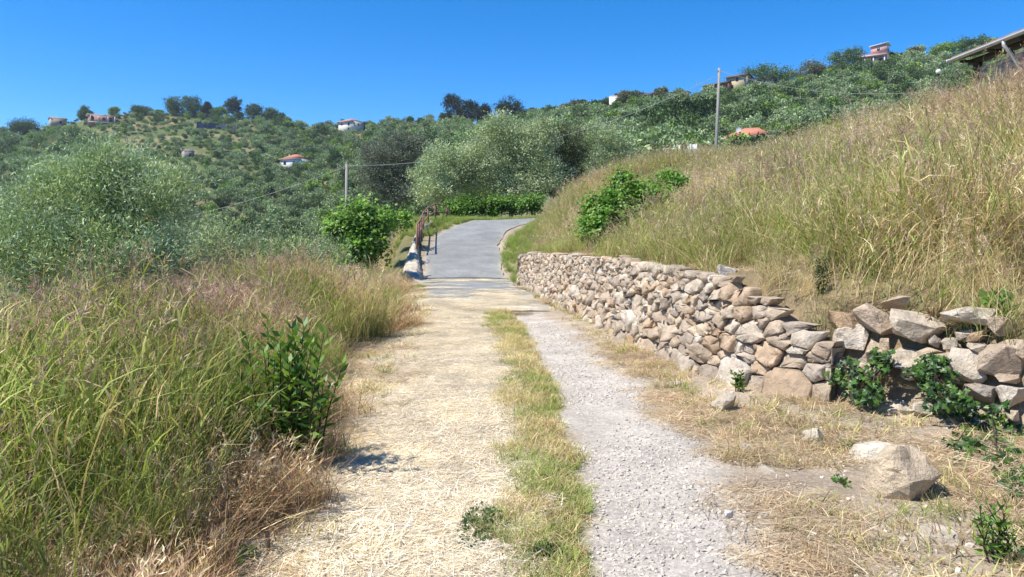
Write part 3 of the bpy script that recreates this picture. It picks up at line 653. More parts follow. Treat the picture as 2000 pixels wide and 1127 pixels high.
# ------------------------------------------------------------------ rusty railing
PX_ = [(-3.92, 30.6, 1.32), (-4.02, 32.2, 1.2), (-4.15, 34, 1.12), (-4.3, 36, 1.05), (-4.3, 38, 1.0), (-4.12, 39.8, .95), (-3.6, 40.8, .85)]
rail = thing('railing', 'rusty tubular railing on the ramp parapet', 'railing', (-4.1, 35, .0)); ro = np.array([-4.1, 35, 0])
top = []; mid = []
for k, (x, y, h_) in enumerate(PX_):
    g_ = float(road_z(x, y)); mb = MB(); mb.tube([(x, y, g_-.1), (x+.005, y, g_+h_*.5), (x, y, g_+h_)]-ro, .042, 8); mb.build('post', M['rust'], rail, True)
    top.append((x, y, g_+h_-.03)); mid.append((x, y, g_+h_*.52))
for nm, P in (('top_rail', top), ('middle_rail', mid)):
    mb = MB(); mb.tube(np.array(P)-ro, .034, 8); mb.build(nm, M['rust'], rail, True)
g_ = float(road_z(-3.2, 41)); mb = MB(); mb.tube(np.array([(-3.6, 40.8, g_+.75), (-3.15, 41.0, g_-.05)])-ro, .03, 6); mb.build('brace', M['rust'], rail, True)

# ------------------------------------------------------------------ poles, cables, lamp
def pole(label, px, d, topy, lean=0.0, r=.11):
    t_ = W(px, topy, d); bx = t_[0]-lean*9; b_ = Hs(bx, d); o = thing('utility_pole', label, 'pole', (bx, d, b_))
    mb = MB(); P = [(0, 0, -.4), (0, 0, .1), ((t_[0]-bx)*.5, 0, (t_[2]-b_)*.5), (t_[0]-bx, 0, t_[2]-b_)]; mb.tube(P, [r*1.35, r*1.35, r*1.1, r*.8], 12); mb.build('shaft', M['conc'], o, True)
    mb = MB(); mb.tube([(t_[0]-bx-.16, -.05, t_[2]-b_-.25), (t_[0]-bx+.16, -.05, t_[2]-b_-.25)], .025, 6); mb.build('bracket', M['steel'], o)
    for sx in (-.14, .14):
        mb = MB(); mb.tube([(t_[0]-bx+sx, -.05, t_[2]-b_-.26), (t_[0]-bx+sx, -.05, t_[2]-b_-.2), (t_[0]-bx+sx, -.05, t_[2]-b_-.14)], [.035, .05, .03], 8); mb.build('insulator', M['conc'], o, True)
    return np.array(t_)
pl = pole('slender concrete utility pole rising behind the fig bush', 677, 50, 320, 0)
pr = pole('tall leaning concrete utility pole standing behind the grassy bank', 1405, 58, 133, .045, .12)
def cable(label, a, b, sag, r=.02):
    t = np.linspace(0, 1, 40)[:, None]; P = a*(1-t)+b*t; P[:, 2] -= sag*4*(t*(1-t))[:, 0]
    mb = MB(); mb.tube(P, r, 5); mb.build('power_cable', M['cable'], None, True, label=label, category='cable')
cable('grey cable running from the left pole down across the valley', pl+np.array([0, 0, -.15]), W(150, 452, 62), .9, .017)
cable('grey cable rising from the left pole to the right pole behind the olives', pl+np.array([0, 0, -.15]), pr+np.array([0, 0, -.5]), 1.7, .017)
cable('thin cable running from the right pole towards the barn', pr+np.array([0, 0, -.2]), W(1960, 160, 44), 1.2, .008)
lp = W(1833, 140, 40); lb = Hs(lp[0], lp[1])
lamp = thing('garden_lamp', 'white globe lamp on a thin post near the barn', 'lamp', (lp[0], lp[1], lb))
mb = MB(); mb.tube([(0, 0, -.2), (0, 0, lp[2]-lb-.1)], .035, 8); mb.build('post', M['wood'], lamp, True)
mb = MB(); mb.tube([(0, 0, lp[2]-lb-.2), (0, 0, lp[2]-lb-.1), (0, 0, lp[2]-lb-.09)], [.05, .08, .06], 10); mb.build('collar', M['wood'], lamp, True)
bm = bmesh.new(); bmesh.ops.create_uvsphere(bm, u_segments=20, v_segments=12, radius=.135); me = bpy.data.meshes.new('globe'); bm.to_mesh(me); bm.free()
for q in me.polygons: q.use_smooth = True
me.materials.append(solid_mat('opal_globe', (.82, .82, .82), .25, 3, .02, 0, attr=False)); put('globe', me, lamp, (0, 0, lp[2]-lb))

# ------------------------------------------------------------------ barn at the upper right
EX, EZ = 13.2, 6.78; ED = EX/(858/F)
barn = thing('barn', 'grey boarded barn with overhanging roof at the top of the bank', 'barn', (EX+.45, ED-.6, Hs(EX+.5, ED-1)))
bo = np.array(barn.location)
def bbox(nm, lo, hi, mat, parent=barn, col=(1, 1, 1)):
    mb = MB(); lo = np.array(lo, float); hi = np.array(hi, float); mb.box((lo+hi)/2-bo, hi-lo, 0, col); return mb.build(nm, mat, parent)
NEAR_Y = 8.0; gb = bo[2]-.6
mb = MB(); sl_ = .28
P = np.array([(EX, ED, EZ), (EX, NEAR_Y, EZ), (EX+6, NEAR_Y, EZ+6*sl_), (EX+6, ED, EZ+6*sl_)]); mb.add(np.concatenate([P-bo, P-bo+np.array([0, 0, .09])]), [[[0, 1, 2, 3], [7, 6, 5, 4], [0, 4, 5, 1], [1, 5, 6, 2], [2, 6, 7, 3], [3, 7, 4, 0]]])
roof = mb.build('roof', M['wood'], barn)
mb = MB(); P2 = P+np.array([0, 0, .1]); mb.add(np.concatenate([P2-bo, P2-bo+np.array([0, 0, .05])]), [[[0, 1, 2, 3], [7, 6, 5, 4], [0, 4, 5, 1], [1, 5, 6, 2], [2, 6, 7, 3], [3, 7, 4, 0]]], (.42, .26, .2)); mb.build('tiles', M['tile'], roof)
mb = MB(); th = np.linspace(math.pi, 2*math.pi, 9); ys = np.array([ED+.03, NEAR_Y]); rg_ = .075
gv = np.array([[(EX-.06+rg_*math.cos(t), y, EZ+.06+rg_*math.sin(t)) for t in th] for y in ys]); gv2 = gv.copy(); gv2[..., 0] = EX-.06+(gv[..., 0]-EX+.06)*.85; gv2[..., 2] += .008
mb.add(np.concatenate([gv.reshape(-1, 3), gv2.reshape(-1, 3)])-bo, [[[k_, k_+1, k_+10, k_+9] for k_ in range(8)], [[18+k_, 18+k_+1, 18+k_+10, 18+k_+9] for k_ in range(8)], [[0, 9, 27, 18], [8, 17, 35, 26]]]); mb.box(np.array((EX-.06, ED+.035, EZ+.03))-bo, (.15, .012, .1)); mb.build('gutter', M['steel'], barn)
WXb = EX+.5
bbox('beam', (WXb-.08, NEAR_Y, EZ-.12), (WXb+.10, ED-.12, EZ+.02), M['wood'])
bbox('post', (WXb-.09, ED-.58, gb), (WXb+.09, ED-.40, EZ-.12), M['wood'])
bbox('post', (WXb+4.4, ED-.58, gb), (WXb+4.6, ED-.40, EZ+1.2), M['wood'])
for q in range(5): bbox('rafter', (EX+.1, ED-.35-q*1.3, EZ-.1+.02), (EX+.5, ED-.25-q*1.3, EZ-.005), M['wood'])
z0 = gb; rb = np.random.default_rng(8); boards = []
while z0 < 6.45:
    hb = .20; cz = rb.uniform(.75, 1.2); bbox('board', (WXb-.03+rb.uniform(-.006, .006), NEAR_Y, z0), (WXb+.04, ED-.62, min(z0+hb-.012, 6.5)), M['board'], barn, (cz, cz*.98, cz*.97)); z0 += hb
bbox('back_wall', (WXb+.05, NEAR_Y, gb), (WXb+.12, ED-.63, 6.42), M['wood'])
bbox('stud', (WXb, ED-1.95, 6.45), (WXb+.08, ED-1.85, EZ-.12), M['wood'])
mb = MB(); dy = EX/(965/F); mb.tube(np.array([(EX-.06, dy, EZ), (EX-.06, dy, EZ-.12), (EX+.1, dy, EZ-.3), (WXb-.12, dy, EZ-.72), (WXb-.10, dy, EZ-1.0), (WXb-.10, dy, gb)])-bo, .05, 10); mb.build('downpipe', M['steel'], barn, True)

# ------------------------------------------------------------------ houses on the hillside
def house(label, px, py, w_, dp, h_, rot, roof, wallc, roofc, wins=(), name='house', eave=.45, rise=1.5, p=None, extra=None, lower=2.0):
    p = hit(px, py) if p is None else np.array(p); rz = math.atan2(-p[0], p[1])*1.0+rot
    o = thing(name, label, 'house', p, rz)
    mb = MB(); mb.box((0, 0, h_/2-lower/2), (w_, dp, h_+lower), 0, wallc); mb.build('wall', M['wallpaint'], o)
    W2, D2 = w_/2+eave, dp/2+eave
    if roof == 'hip':
        rx = max(.05, w_/2-dp/2*.9); mb = MB(); mb.add([(-W2, -D2, h_), (W2, -D2, h_), (W2, D2, h_), (-W2, D2, h_), (-rx, 0, h_+rise), (rx, 0, h_+rise)], [[[0, 1, 5, 4], [2, 3, 4, 5]], [[1, 2, 5], [3, 0, 4]], [[3, 2, 1, 0]]], roofc); rf = mb.build('roof', M['tile'], o)
        mb = MB()
        for (cx, cy, sx, sy) in ((0, -D2, 2*W2, .12), (0, D2, 2*W2, .12), (-W2, 0, .12, 2*D2), (W2, 0, .12, 2*D2)): mb.box((cx, cy, h_-.08), (sx+.1, sy, .14), 0, (.75, .72, .68))
        mb.build('eaves', M['wallpaint'], rf)
    elif roof == 'gable':
        mb = MB(); e2 = .16; mb.add([(-W2, -D2, h_-.1), (W2, -D2, h_-.1), (W2, 0, h_+rise), (-W2, 0, h_+rise), (W2, D2, h_-.1), (-W2, D2, h_-.1), (-W2, -D2, h_-.1-e2), (W2, -D2, h_-.1-e2), (W2, 0, h_+rise-e2), (-W2, 0, h_+rise-e2), (W2, D2, h_-.1-e2), (-W2, D2, h_-.1-e2)], [[[0, 1, 2, 3], [3, 2, 4, 5], [6, 9, 8, 7], [9, 11, 10, 8], [0, 6, 7, 1], [5, 4, 10, 11], [1, 7, 8, 2], [2, 8, 10, 4], [0, 3, 9, 6], [3, 5, 11, 9]]], roofc); rf = mb.build('roof', M['tile'], o)
        x2 = w_/2-.01
        for x3 in (-x2, x2): mb = MB(); mb.add([(x3, -dp/2, h_), (x3, dp/2, h_), (x3, 0, h_+rise-e2-.02)], [[[0, 1, 2]]], wallc); mb.build('gable', M['wallpaint'], o)
    elif roof == 'flat':
        mb = MB(); mb.box((0, 0, h_+.15), (2*W2, 2*D2, .3), 0, roofc); rf = mb.build('roof', M['wallpaint'], o)
    elif roof == 'shed':
        mb = MB(); mb.add([(-W2, -D2, h_), (W2, -D2, h_+rise*0), (W2, D2, h_+rise), (-W2, D2, h_+rise), (-W2, -D2, h_-.2), (W2, -D2, h_-.2), (W2, D2, h_+rise-.2), (-W2, D2, h_+rise-.2)], [[[0, 1, 2, 3], [7, 6, 5, 4], [0, 4, 5, 1], [1, 5, 6, 2], [2, 6, 7, 3], [3, 7, 4, 0]]], roofc); rf = mb.build('roof', M['tile'], o)
    for (face, u, v, ww, wh, *kd) in wins:
        nm = kd[0] if kd else 'window'
        if face == 'f': c = (u*w_/2, -dp/2-.03, v); sz = (ww, .06, wh); pz = (ww-.16, .05, wh-.16); pc = (c[0], c[1]-.012, v)
        elif face == 'l': c = (-w_/2-.03, u*dp/2, v); sz = (.06, ww, wh); pz = (.05, ww-.16, wh-.16); pc = (c[0]-.012, c[1], v)
        else: c = (w_/2+.03, u*dp/2, v); sz = (.06, ww, wh); pz = (.05, ww-.16, wh-.16); pc = (c[0]+.012, c[1], v)
        mb = MB(); mb.box(c, sz, 0, (.35, .32, .28)); f_ = mb.build(nm, M['wallpaint'], o); mb = MB(); mb.box(pc, pz); mb.build('pane', M['glass'], f_)
    if extra: extra(o, rf)
    return o
def chimney(x, y, z, s=.6, h_=1.0):
    def f(o, rf): mb = MB(); mb.box((x, y, z), (s, s, h_), 0, (.6, .5, .42)); mb.build('chimney', M['wallpaint'], rf)
    return f
WHT = (.78, .76, .72); RED = (.50, .20, .12)
house('white house with red hipped roof among the olives halfway up the hill', 578, 327, 10, 9, 3.4, R(-32), 'hip', WHT, RED, [('f', -.55, 1.6, 1.3, 1.4), ('f', .35, 1.6, 1.3, 1.4), ('r', -.4, 1.6, 1.1, 2.0, 'door'), ('l', 0, 1.6, 1.2, 1.3)], rise=2.4, extra=chimney(-2.2, -1.5, 4.9, .5, 1.2))
house('two storey house with pink roof standing on the skyline saddle', 686, 258, 10.5, 10, 5.6, R(-40), 'hip', (.70, .64, .56), (.50, .26, .2), [('l', -.3, 1.4, 1.2, 1.3), ('l', .4, 4.1, 1.2, 1.2), ('f', -.5, 4.1, 1.2, 1.3), ('f', .45, 4.0, 1.4, 1.8), ('f', .4, 1.4, 1.2, 1.4), ('r', 0, 4, 1.2, 1.3)], rise=2.1, eave=.8)
def porch(o, rf):
    for x in (-6, -2.2, 2.6, 6):
        mb = MB(); mb.box((x, -6.2, 1.2), (.45, .45, 4.4), 0, (.68, .6, .54)); mb.build('pillar', M['wallpaint'], o)
    mb = MB(); mb.box((0, -5.4, -.3), (13.6, 2.2, .5), 0, (.60, .52, .46)); mb.build('terrace', M['wallpaint'], o)
house('pink flat roofed house on the left ridge beside a dark tree', 199, 241, 13.5, 8, 3.9, R(4), 'flat', (.46, .24, .20), (.72, .66, .58), [('f', -.72, 1.8, 1.5, 2.4, 'door'), ('f', .1, 2.0, 1.4, 1.7), ('f', .62, 1.8, 1.7, 2.4, 'door')], eave=.9, extra=porch)
house('ruined stone hut on the left end of the skyline', 113, 233, 8, 6, 3.2, R(12), 'gable', (.40, .33, .27), (.30, .22, .18), [('f', .2, 1.2, 1.2, 1.8, 'door')], rise=1.2, name='stone_hut')
house('tiny stone hut with a dark doorway on the open terraces', 367, 308, 4.2, 3.6, 2.8, R(25), 'gable', (.30, .26, .22), (.24, .20, .17), [('f', .1, 1.0, 1.0, 1.8, 'door')], rise=1.0, name='stone_hut', eave=.2)
def villa(o, rf):
    mb = MB(); mb.box((3.0, .5, 6.2), (6.5, 7, 3.6), 0, (.62, .36, .32)); mb.build('upper_storey', M['wallpaint'], o)
    mb = MB(); mb.add([(-.8, -3.6, 8.1), (6.9, -3.6, 9.2), (6.9, 4.6, 9.2), (-.8, 4.6, 8.1), (-.8, -3.6, 7.8), (6.9, -3.6, 8.9), (6.9, 4.6, 8.9), (-.8, 4.6, 7.8)], [[[0, 1, 2, 3], [7, 6, 5, 4], [0, 4, 5, 1], [1, 5, 6, 2], [2, 6, 7, 3], [3, 7, 4, 0]]], (.72, .68, .66)); mb.build('upper_roof', M['wallpaint'], o)
    for x in (-5.5, -2.2, 1.2, 5.6):
        mb = MB(); mb.box((x, -5.6, .8), (.5, .5, 4.8), 0, (.80, .76, .72)); mb.build('pillar', M['wallpaint'], o)
    mb = MB(); mb.box((0, -5.2, 3.35), (13, 2.2, .7), 0, (.66, .46, .42)); mb.build('balcony', M['wallpaint'], o)
    mb = MB(); mb.box((-1.5, -7.5, -1.4), (13, .5, 1.6), 0, (.74, .70, .66)); mb.build('terrace_wall', M['wallpaint'], o)
house('pink villa with stepped roofs and pillared balcony on the right ridge', 1704, 119, 13, 8, 4.2, R(-8), 'flat', (.60, .38, .34), (.52, .30, .27), [('f', -.5, 1.4, 1.6, 2.2, 'door'), ('f', .1, 1.4, 1.6, 2.2, 'door'), ('f', .6, 1.5, 1.5, 1.5), ('f', .45, 6.2, 1.2, 1.4)], extra=villa)
house('ochre house with dark low roof on the right skyline', 1443, 171, 7.5, 7, 5.2, R(-28), 'gable', (.55, .43, .25), (.13, .09, .075), [('f', .3, 3.8, 1.2, 1.4), ('l', 0, 3.6, 2.2, 1.6), ('f', -.3, 1.2, 1.2, 1.6)], eave=.9, rise=1.4)
house('long low grey house with dark roof right of the ochre house', 1463, 172, 11, 6, 3.2, R(-24), 'gable', (.36, .31, .27), (.16, .12, .10), [('f', -.6, 1.7, 1.2, 1.3), ('f', -.05, 1.7, 1.2, 1.3), ('f', .55, 1.7, 1.2, 1.3)], eave=.7, rise=1.2, p=hit(1463, 172)+np.array([5.0, 1.5, 0]))
house('brown red house with dark roof left of the ochre house', 1404, 173, 9.5, 7, 3.2, R(-30), 'gable', (.32, .15, .10), (.12, .085, .07), [('f', -.4, 1.6, 1.2, 1.3), ('f', .4, 1.6, 1.2, 1.3)], eave=.8, rise=1.3)
house('small white cubic house above the trees on the skyline', 1204, 199, 5.2, 5, 4.2, R(-15), 'flat', (.82, .81, .78), (.8, .79, .76), [('f', .2, 2.4, 1.1, 1.1)], eave=.05)
house('small pinkish house with dark pitched roof on the skyline', 1266, 196, 5, 5, 3.4, R(-25), 'gable', (.50, .36, .30), (.12, .09, .085), [('f', 0, 1.8, 1.0, 1.2)], eave=.7, rise=1.2)
house('low stone building with flat dark roof on the right skyline', 1322, 192, 9.5, 6, 3.2, R(-20), 'shed', (.40, .35, .29), (.12, .11, .11), [('f', -.3, 1.6, 1.0, 1.1), ('f', .4, 1.6, 1.0, 1.1)], rise=.3)
ph = hit(1467, 300)
ph[1] = min(ph[1], 170)
def dish(o, rf):
    mb = MB(); th = np.linspace(0, 2*math.pi, 14, endpoint=False); V = [(-1.5, -4.2, 4.6)]+[(-1.5+.5*math.cos(t), -4.35, 4.6+.5*math.sin(t)) for t in th]
    mb.add(V, [[(0, 1+k_, 1+(k_+1) % 14) for k_ in range(14)]], (.6, .6, .6)); mb.tube([(-1.5, -4.1, 3.9), (-1.5, -4.2, 4.6)], .05, 6); mb.build('satellite_dish', M['wallpaint'], rf)
p8 = W(1467, 271, 150); g8 = Hs(p8[0], 150)
house('grey house with bright red tiled roof just behind the grassy bank', 1467, 275, 9.0, 7, max(2.5, p8[2]-g8), R(-12), 'hip', (.52, .50, .47), (.56, .22, .13), [('f', -.3, max(2.5, p8[2]-g8)-.9, 1.3, 1.3), ('f', .45, max(2.5, p8[2]-g8)-.9, 1.3, 1.3)], rise=2.2, eave=.6, p=(p8[0], 150, g8), extra=dish)
# low greenhouse left of it
pg = W(1318, 287, 120); gg = Hs(pg[0], 120)
gh = thing('greenhouse', 'low white plastic greenhouse beyond the bank, left of the red roof', 'greenhouse', (pg[0], 120, gg), -.3); hg = pg[2]-gg+.25
mb = MB(); ys = np.linspace(-2.5, 2.5, 2); th = np.linspace(0, math.pi, 11); Vg = np.array([[(x, -2.6*math.cos(t), hg-.9+.9*math.sin(t)) for t in th] for x in (-3.6, 3.6)]); mb.add(Vg.reshape(-1, 3), [[[k_, k_+1, k_+12, k_+11] for k_ in range(10)], [list(range(11))], [list(range(21, 10, -1))]], (.72, .76, .78)); mb.build('cover', M['wallpaint'], gh, True)
mb = MB(); mb.box((0, 0, (hg-.9)/2-.3), (7.18, 5.18, hg-.9+.6), 0, (.55, .6, .6)); mb.build('side_wall', M['wallpaint'], gh)
# blue netting on the far slope
nb_ = [hit(px_, py_) for px_, py_ in ((384, 249), (405, 251), (430, 253), (462, 257))]
net = thing('net_fence', 'dark blue net fence across the upper slope of the left hill', 'fence', nb_[0]); mb = MB()
for a_, b_ in zip(nb_[:-1], nb_[1:]):
    a2, b2 = a_-nb_[0], b_-nb_[0]; up_ = np.array([0, 0, 3.2]); mb.add([a2-up_*.2, b2-up_*.2, b2+up_, a2+up_], [[[0, 1, 2, 3]]], (1, 1, 1))
mb.build('netting', solid_mat('blue_net', (.035, .06, .13), .8, 1.5, .3, 0, attr=False), net)
for q in nb_:
    mb = MB(); mb.tube([q-nb_[0]-np.array([0, .1, .6]), q-nb_[0]+np.array([0, -.1, 3.4])], .08, 6); mb.build('post', M['conc'], net)
# ------------------------------------------------------------------ trees in the middle distance
OLV = [(0.413, 0.511, 0.282), (0.348, 0.453, 0.252), (0.509, 0.590, 0.371), (0.294, 0.384, 0.209), (0.443, 0.522, 0.221)]
GRN = [(.06, .125, .02), (.085, .165, .028), (.045, .095, .018), (.12, .19, .035)]
def lob(px, py, d, rx, ry, rz): return (W(px, py, d), (rx, ry, rz))
def gpt(px, d): x = (px-1000)/F*d; return np.array([x, d, Hs(x, d)])
rng = np.random.default_rng(21)
# big young olive at the left
tree('olive_tree', 'silvery bushy olive tree filling the left edge behind the tall grass', gpt(170, 12.5), [lob(130, 414, 12.5, 1.15, 1.0, .75), lob(230, 374, 12.8, .85, .8, .6), lob(195, 319, 12.6, .42, .4, .42), lob(310, 394, 12.6, .6, .6, .55), lob(40, 492, 12, .8, .8, .7), lob(150, 512, 12, 1.3, .8, .6), lob(260, 492, 12.2, .8, .8, .55), lob(85, 394, 12.6, .6, .6, .5), lob(250, 339, 12.9, .55, .55, .45), lob(130, 349, 12.9, .55, .5, .42), lob(345, 359, 12.9, .3, .35, .4)],
     rng, 1150, 46, .16, .088, .021, OLV+[(.26, .36, .13)], M['olive'], .10, 16, 4, up=.55, inner=.3, fork_h=.5)
tree('olive_tree', 'low olive foliage behind the pink seed heads left of the fig', gpt(480, 16), [lob(420, 480, 16, 1.0, .9, .42), lob(540, 485, 16.5, 1.0, .9, .38), lob(630, 492, 17, .6, .7, .38), lob(370, 455, 17, .7, .7, .4)],
     rng, 260, 46, .17, .09, .019, OLV+[(.16, .22, .10)], M['olive'], .09, 12, 3, up=.5, inner=.3)
# group beyond the bend
MID = [(0.461, 0.540, 0.295), (0.382, 0.457, 0.244), (0.575, 0.638, 0.383), (0.318, 0.393, 0.210), (0.494, 0.572, 0.279)]
def olive(label, gx, gd, lobes, n, seed, cols=MID, grp=None):
    return tree('olive_tree', label, gpt(gx, gd), lobes, np.random.default_rng(seed), n, 60, .30, .17, .065, cols, M['olive'], .22, 11, 2, up=.4, inner=.35, fork_h=.35)
olive('round olive tree at the left of the group beyond the road bend', 875, 52, [lob(870, 345, 52, 2.0, 2, 1.6), lob(860, 310, 52, 1.3, 1.3, 1.1), lob(905, 320, 52, 1.1, 1.1, 1.4), lob(850, 370, 51, 1.5, 1.5, .9)], 420, 31)
olive('largest olive tree in the middle of the group beyond the road bend', 1000, 53, [lob(970, 300, 53, 2.3, 2.1, 2.2), lob(975, 255, 53, 1.5, 1.5, 1.1), lob(1040, 290, 53, 2.0, 2, 2.0), lob(1050, 255, 53, 1.2, 1.2, .9), lob(955, 350, 52.5, 1.9, 1.7, 1.2), lob(1060, 345, 52.5, 2.0, 1.8, 1.4), lob(1010, 365, 52, 1.8, 1.5, .9)], 820, 32)
olive('dark olive tree at the right of the group, partly behind the grass bank', 1110, 56, [lob(1105, 300, 56, 1.7, 2, 2.3), lob(1090, 350, 55, 1.6, 1.6, 1.4), lob(1080, 270, 56, 1.0, 1, .9)], 430, 33, [(.13, .16, .08), (.17, .20, .10), (.10, .12, .06)])
olive('pale olive tree farther back at the right of the group', 1180, 66, [lob(1180, 290, 66, 2.4, 2, 2.0), lob(1150, 262, 66, 1.6, 1.5, 1.1), lob(1215, 300, 66, 1.4, 1.4, 1.4), lob(1190, 335, 66, 2.3, 2, 1.3)], 480, 34)
olive('grey olive tree standing apart behind the fig bush', 765, 62, [lob(765, 310, 62, 2.2, 2, 1.9), lob(735, 340, 62, 1.6, 1.6, 1.6), lob(800, 285, 62, 1.3, 1.3, 1.1), lob(775, 365, 62, 2.2, 2, 1.2), lob(720, 300, 62, .9, 1, .9)], 500, 35, [(.19, .21, .15), (.24, .26, .19), (.14, .155, .11)])
# fig bush, hedge, bank bush
FIG = [(0.153, 0.305, 0.043), (0.203, 0.383, 0.059), (0.100, 0.212, 0.035), (0.284, 0.446, 0.081)]
tree('fig_bush', 'dense dark green fig bush left of the ramp parapet', gpt(735, 26.5), [lob(702, 428, 26, .95, .9, .64), lob(690, 448, 26, .95, .8, .8), lob(778, 428, 32, .6, .6, .5), lob(742, 432, 29, .5, .6, .55), lob(660, 445, 26, .45, .5, .4), lob(712, 482, 25.5, .7, .7, .7), lob(700, 490, 25.5, .55, .6, .5)],
     np.random.default_rng(41), 460, 16, .17, .19, .15, FIG, M['leaf'], .09, 12, 4, cat='bush', kind='lobed', inner=.5, trunk='stem', crown='foliage')
tree('vine_shrub', 'bright green leafy shrub spreading on the grass bank above the wall', gpt(1190, 17.5), [lob(1180, 420, 17.3, .5, .5, .5), lob(1215, 385, 17.6, .42, .45, .55), lob(1265, 375, 18, .55, .5, .34), lob(1310, 350, 18.6, .45, .45, .22), lob(1160, 445, 17, .32, .4, .35), lob(1215, 345, 17.9, .16, .2, .28), lob(1225, 430, 17.2, .42, .4, .38), lob(1155, 400, 17.4, .2, .25, .22), lob(1190, 460, 17, .42, .4, .3), lob(1245, 400, 17.7, .45, .45, .4), lob(1280, 410, 17.8, .35, .35, .3), lob(1200, 400, 17.4, .45, .45, .45)],
     np.random.default_rng(42), 560, 20, .11, .105, .08, [(.12, .27, .03), (.16, .34, .045), (.08, .19, .025), (.22, .36, .06)], M['leaf'], .05, 12, 3, cat='bush', kind='lobed', inner=.45, trunk='stem', crown='foliage')
for k, (px0, px1, py, lab) in enumerate(((868, 925, 404, 'left end of the bramble hedge beyond the bend, next to the railing'), (915, 990, 400, 'middle bramble clump of the hedge beyond the road bend'), (975, 1068, 396, 'largest bright bramble clump of the hedge beyond the road bend'))):
    pxm = (px0+px1)/2; d = 46.5+k*.4; hw = (px1-px0)/2*d/F
    tree('bramble_bush', lab, gpt(pxm, d), [lob(pxm-(px1-px0)*.25, py+4, d, hw*.6, .8, .55), lob(pxm+(px1-px0)*.22, py-1, d, hw*.6, .8, .62), lob(pxm, py+8, d-.4, hw*.9, .8, .5)], np.random.default_rng(50+k), 150, 26, .2, .17, .13, [(.14, .28, .035), (.19, .35, .05), (.09, .19, .025), (.07, .14, .025)], M['leaf'], .04, 6, 3, cat='bush', kind='lobed', inner=.4, trunk='stem', crown='foliage', zmin=.1)

# ------------------------------------------------------------------ hillside trees
def hill_crown(seed, rx, rz, cols, nl=850, ls=.42, flat=1.0, trunk_h=1.0, lob_n=7, bark=True):
    r_ = np.random.default_rng(seed); lb = [((0, 0, trunk_h+rz*.9), (rx*.75, rx*.75, rz*.85))]
    for k in range(lob_n):
        a = r_.uniform(0, 6.283); q = r_.uniform(.35, .7)*rx; lb.append(((q*math.cos(a), q*math.sin(a), trunk_h+rz*r_.uniform(.5, 1.5)), (rx*.42, rx*.42, rz*.5*flat)))
    ncl = 110; me, cc = crown_mesh('crown', r_, lb, ncl, nl//ncl, .30*rx/2.4, ls*1.25, ls*.8, cols, M['hill'], .4, None, None, .55, out=.9)
    tr = limb_mesh('trunk', r_, (0, 0, 0), (0, 0, trunk_h), cc[:5], .16*rx/2.4)
    return me, tr
HO = [(0.317, 0.392, 0.202), (0.262, 0.336, 0.162), (0.387, 0.462, 0.255), (0.221, 0.294, 0.136)]
HD = [(0.106, 0.163, 0.059), (0.129, 0.199, 0.070), (0.083, 0.129, 0.052), (0.163, 0.233, 0.083)]
HG = [(0.212, 0.335, 0.081), (0.275, 0.407, 0.095), (0.162, 0.263, 0.068), (0.349, 0.430, 0.108)]
HB = [(.229, .208, .104), (.187, .177, .083), (.270, .250, .125), (.146, .166, .073)]
PR = [hill_crown(100+k, 2.5, 1.7, HO) for k in range(4)]+[hill_crown(110+k, 2.4, 1.8, HG) for k in range(2)]+[hill_crown(120, 3.0, 2.5, HD), hill_crown(121, 2.0, 1.6, HD)]
PB = [hill_crown(130+k, 2.2, 2.0, HB) for k in range(2)]
def joined(pair):
    cr, tr = pair; V = np.zeros(len(cr.vertices)*3); cr.vertices.foreach_get('co', V); return cr
rng = np.random.default_rng(77)
gs = 4.7; xs = np.arange(-420, 480, gs); ys = np.arange(82, 470, gs); TX, TY = np.meshgrid(xs, ys); TX = TX.ravel()+rng.uniform(-.42, .42, TX.size)*gs; TY = TY.ravel()+rng.uniform(-.42, .42, TY.size)*gs
tpx = 1000+F*TX/TY; m = (tpx > -130) & (tpx < 2130) & (TY < itp(tpx, RID)+6); TX, TY, tpx = TX[m], TY[m], tpx[m]
TZ = H(TX, TY); tpy = HY-(TZ-EYE)/TY*F
dens = .9*np.ones_like(TX); gapn = fbm(TX, TY, 26, 17)*.55+fbm(TX, TY, 9, 23)*.45
dens = np.where(tpx < 1000, np.where(gapn > .55, .70, .97), .97)
op = (tpx > 170) & (tpx < 500) & (tpy > 215) & (tpy < 345); dens = np.where(op, np.where(gapn > .47, .24, .75), dens)
dens = np.where((tpx > 60) & (tpx < 180) & (tpy < 262) & (tpy > 225), .15, dens)
dens = np.where((tpx > 1720) & (tpy < 132) & (tpx < 1900), .35, dens)
dens = np.where((tpx > 760) & (tpx < 880) & (tpy < 262), .35, dens)
HOUSES = [o for o in bpy.data.objects if o.get('category') == 'house' or o.name.startswith('greenhouse')]
keep = rng.uniform(size=len(TX)) < dens
for o in HOUSES:
    q = o.location; dx = TX-q.x; dy = TY-q.y; front = (np.abs(tpx-(1000+F*q.x/q.y)) < 9.0*F/q.y) & (dy < 0) & (dy > -16)
    cone = (np.abs(tpx-(1000+F*q.x/q.y)) < 6.5*F/q.y+3.2*F/TY) & (dy < 0) & (dy > (-200 if q.y < 200 else -70)) & (TZ+3.4 > EYE+(q.z+.9-EYE)*TY/q.y); front = front | cone
    keep &= ~((np.hypot(dx, dy) < 8.5) | (front & (TZ+3.0 > q.z-.6)))
TX, TY, TZ, tpx, tpy = TX[keep], TY[keep], TZ[keep], tpx[keep], tpy[keep]
FG = [(-200, 470), (0, 430), (60, 395), (120, 330), (200, 300), (280, 325), (370, 420), (640, 440), (700, 300), (740, 258), (800, 262), (870, 275), (950, 236), (1050, 228), (1200, 255), (1260, 300), (1500, 262), (1800, 190), (1870, 150), (2000, 80)]
vis = (tpy-1450*2.4/TY < itp(tpx, FG)-3) & (tpx > -15) & (tpx < 2015)
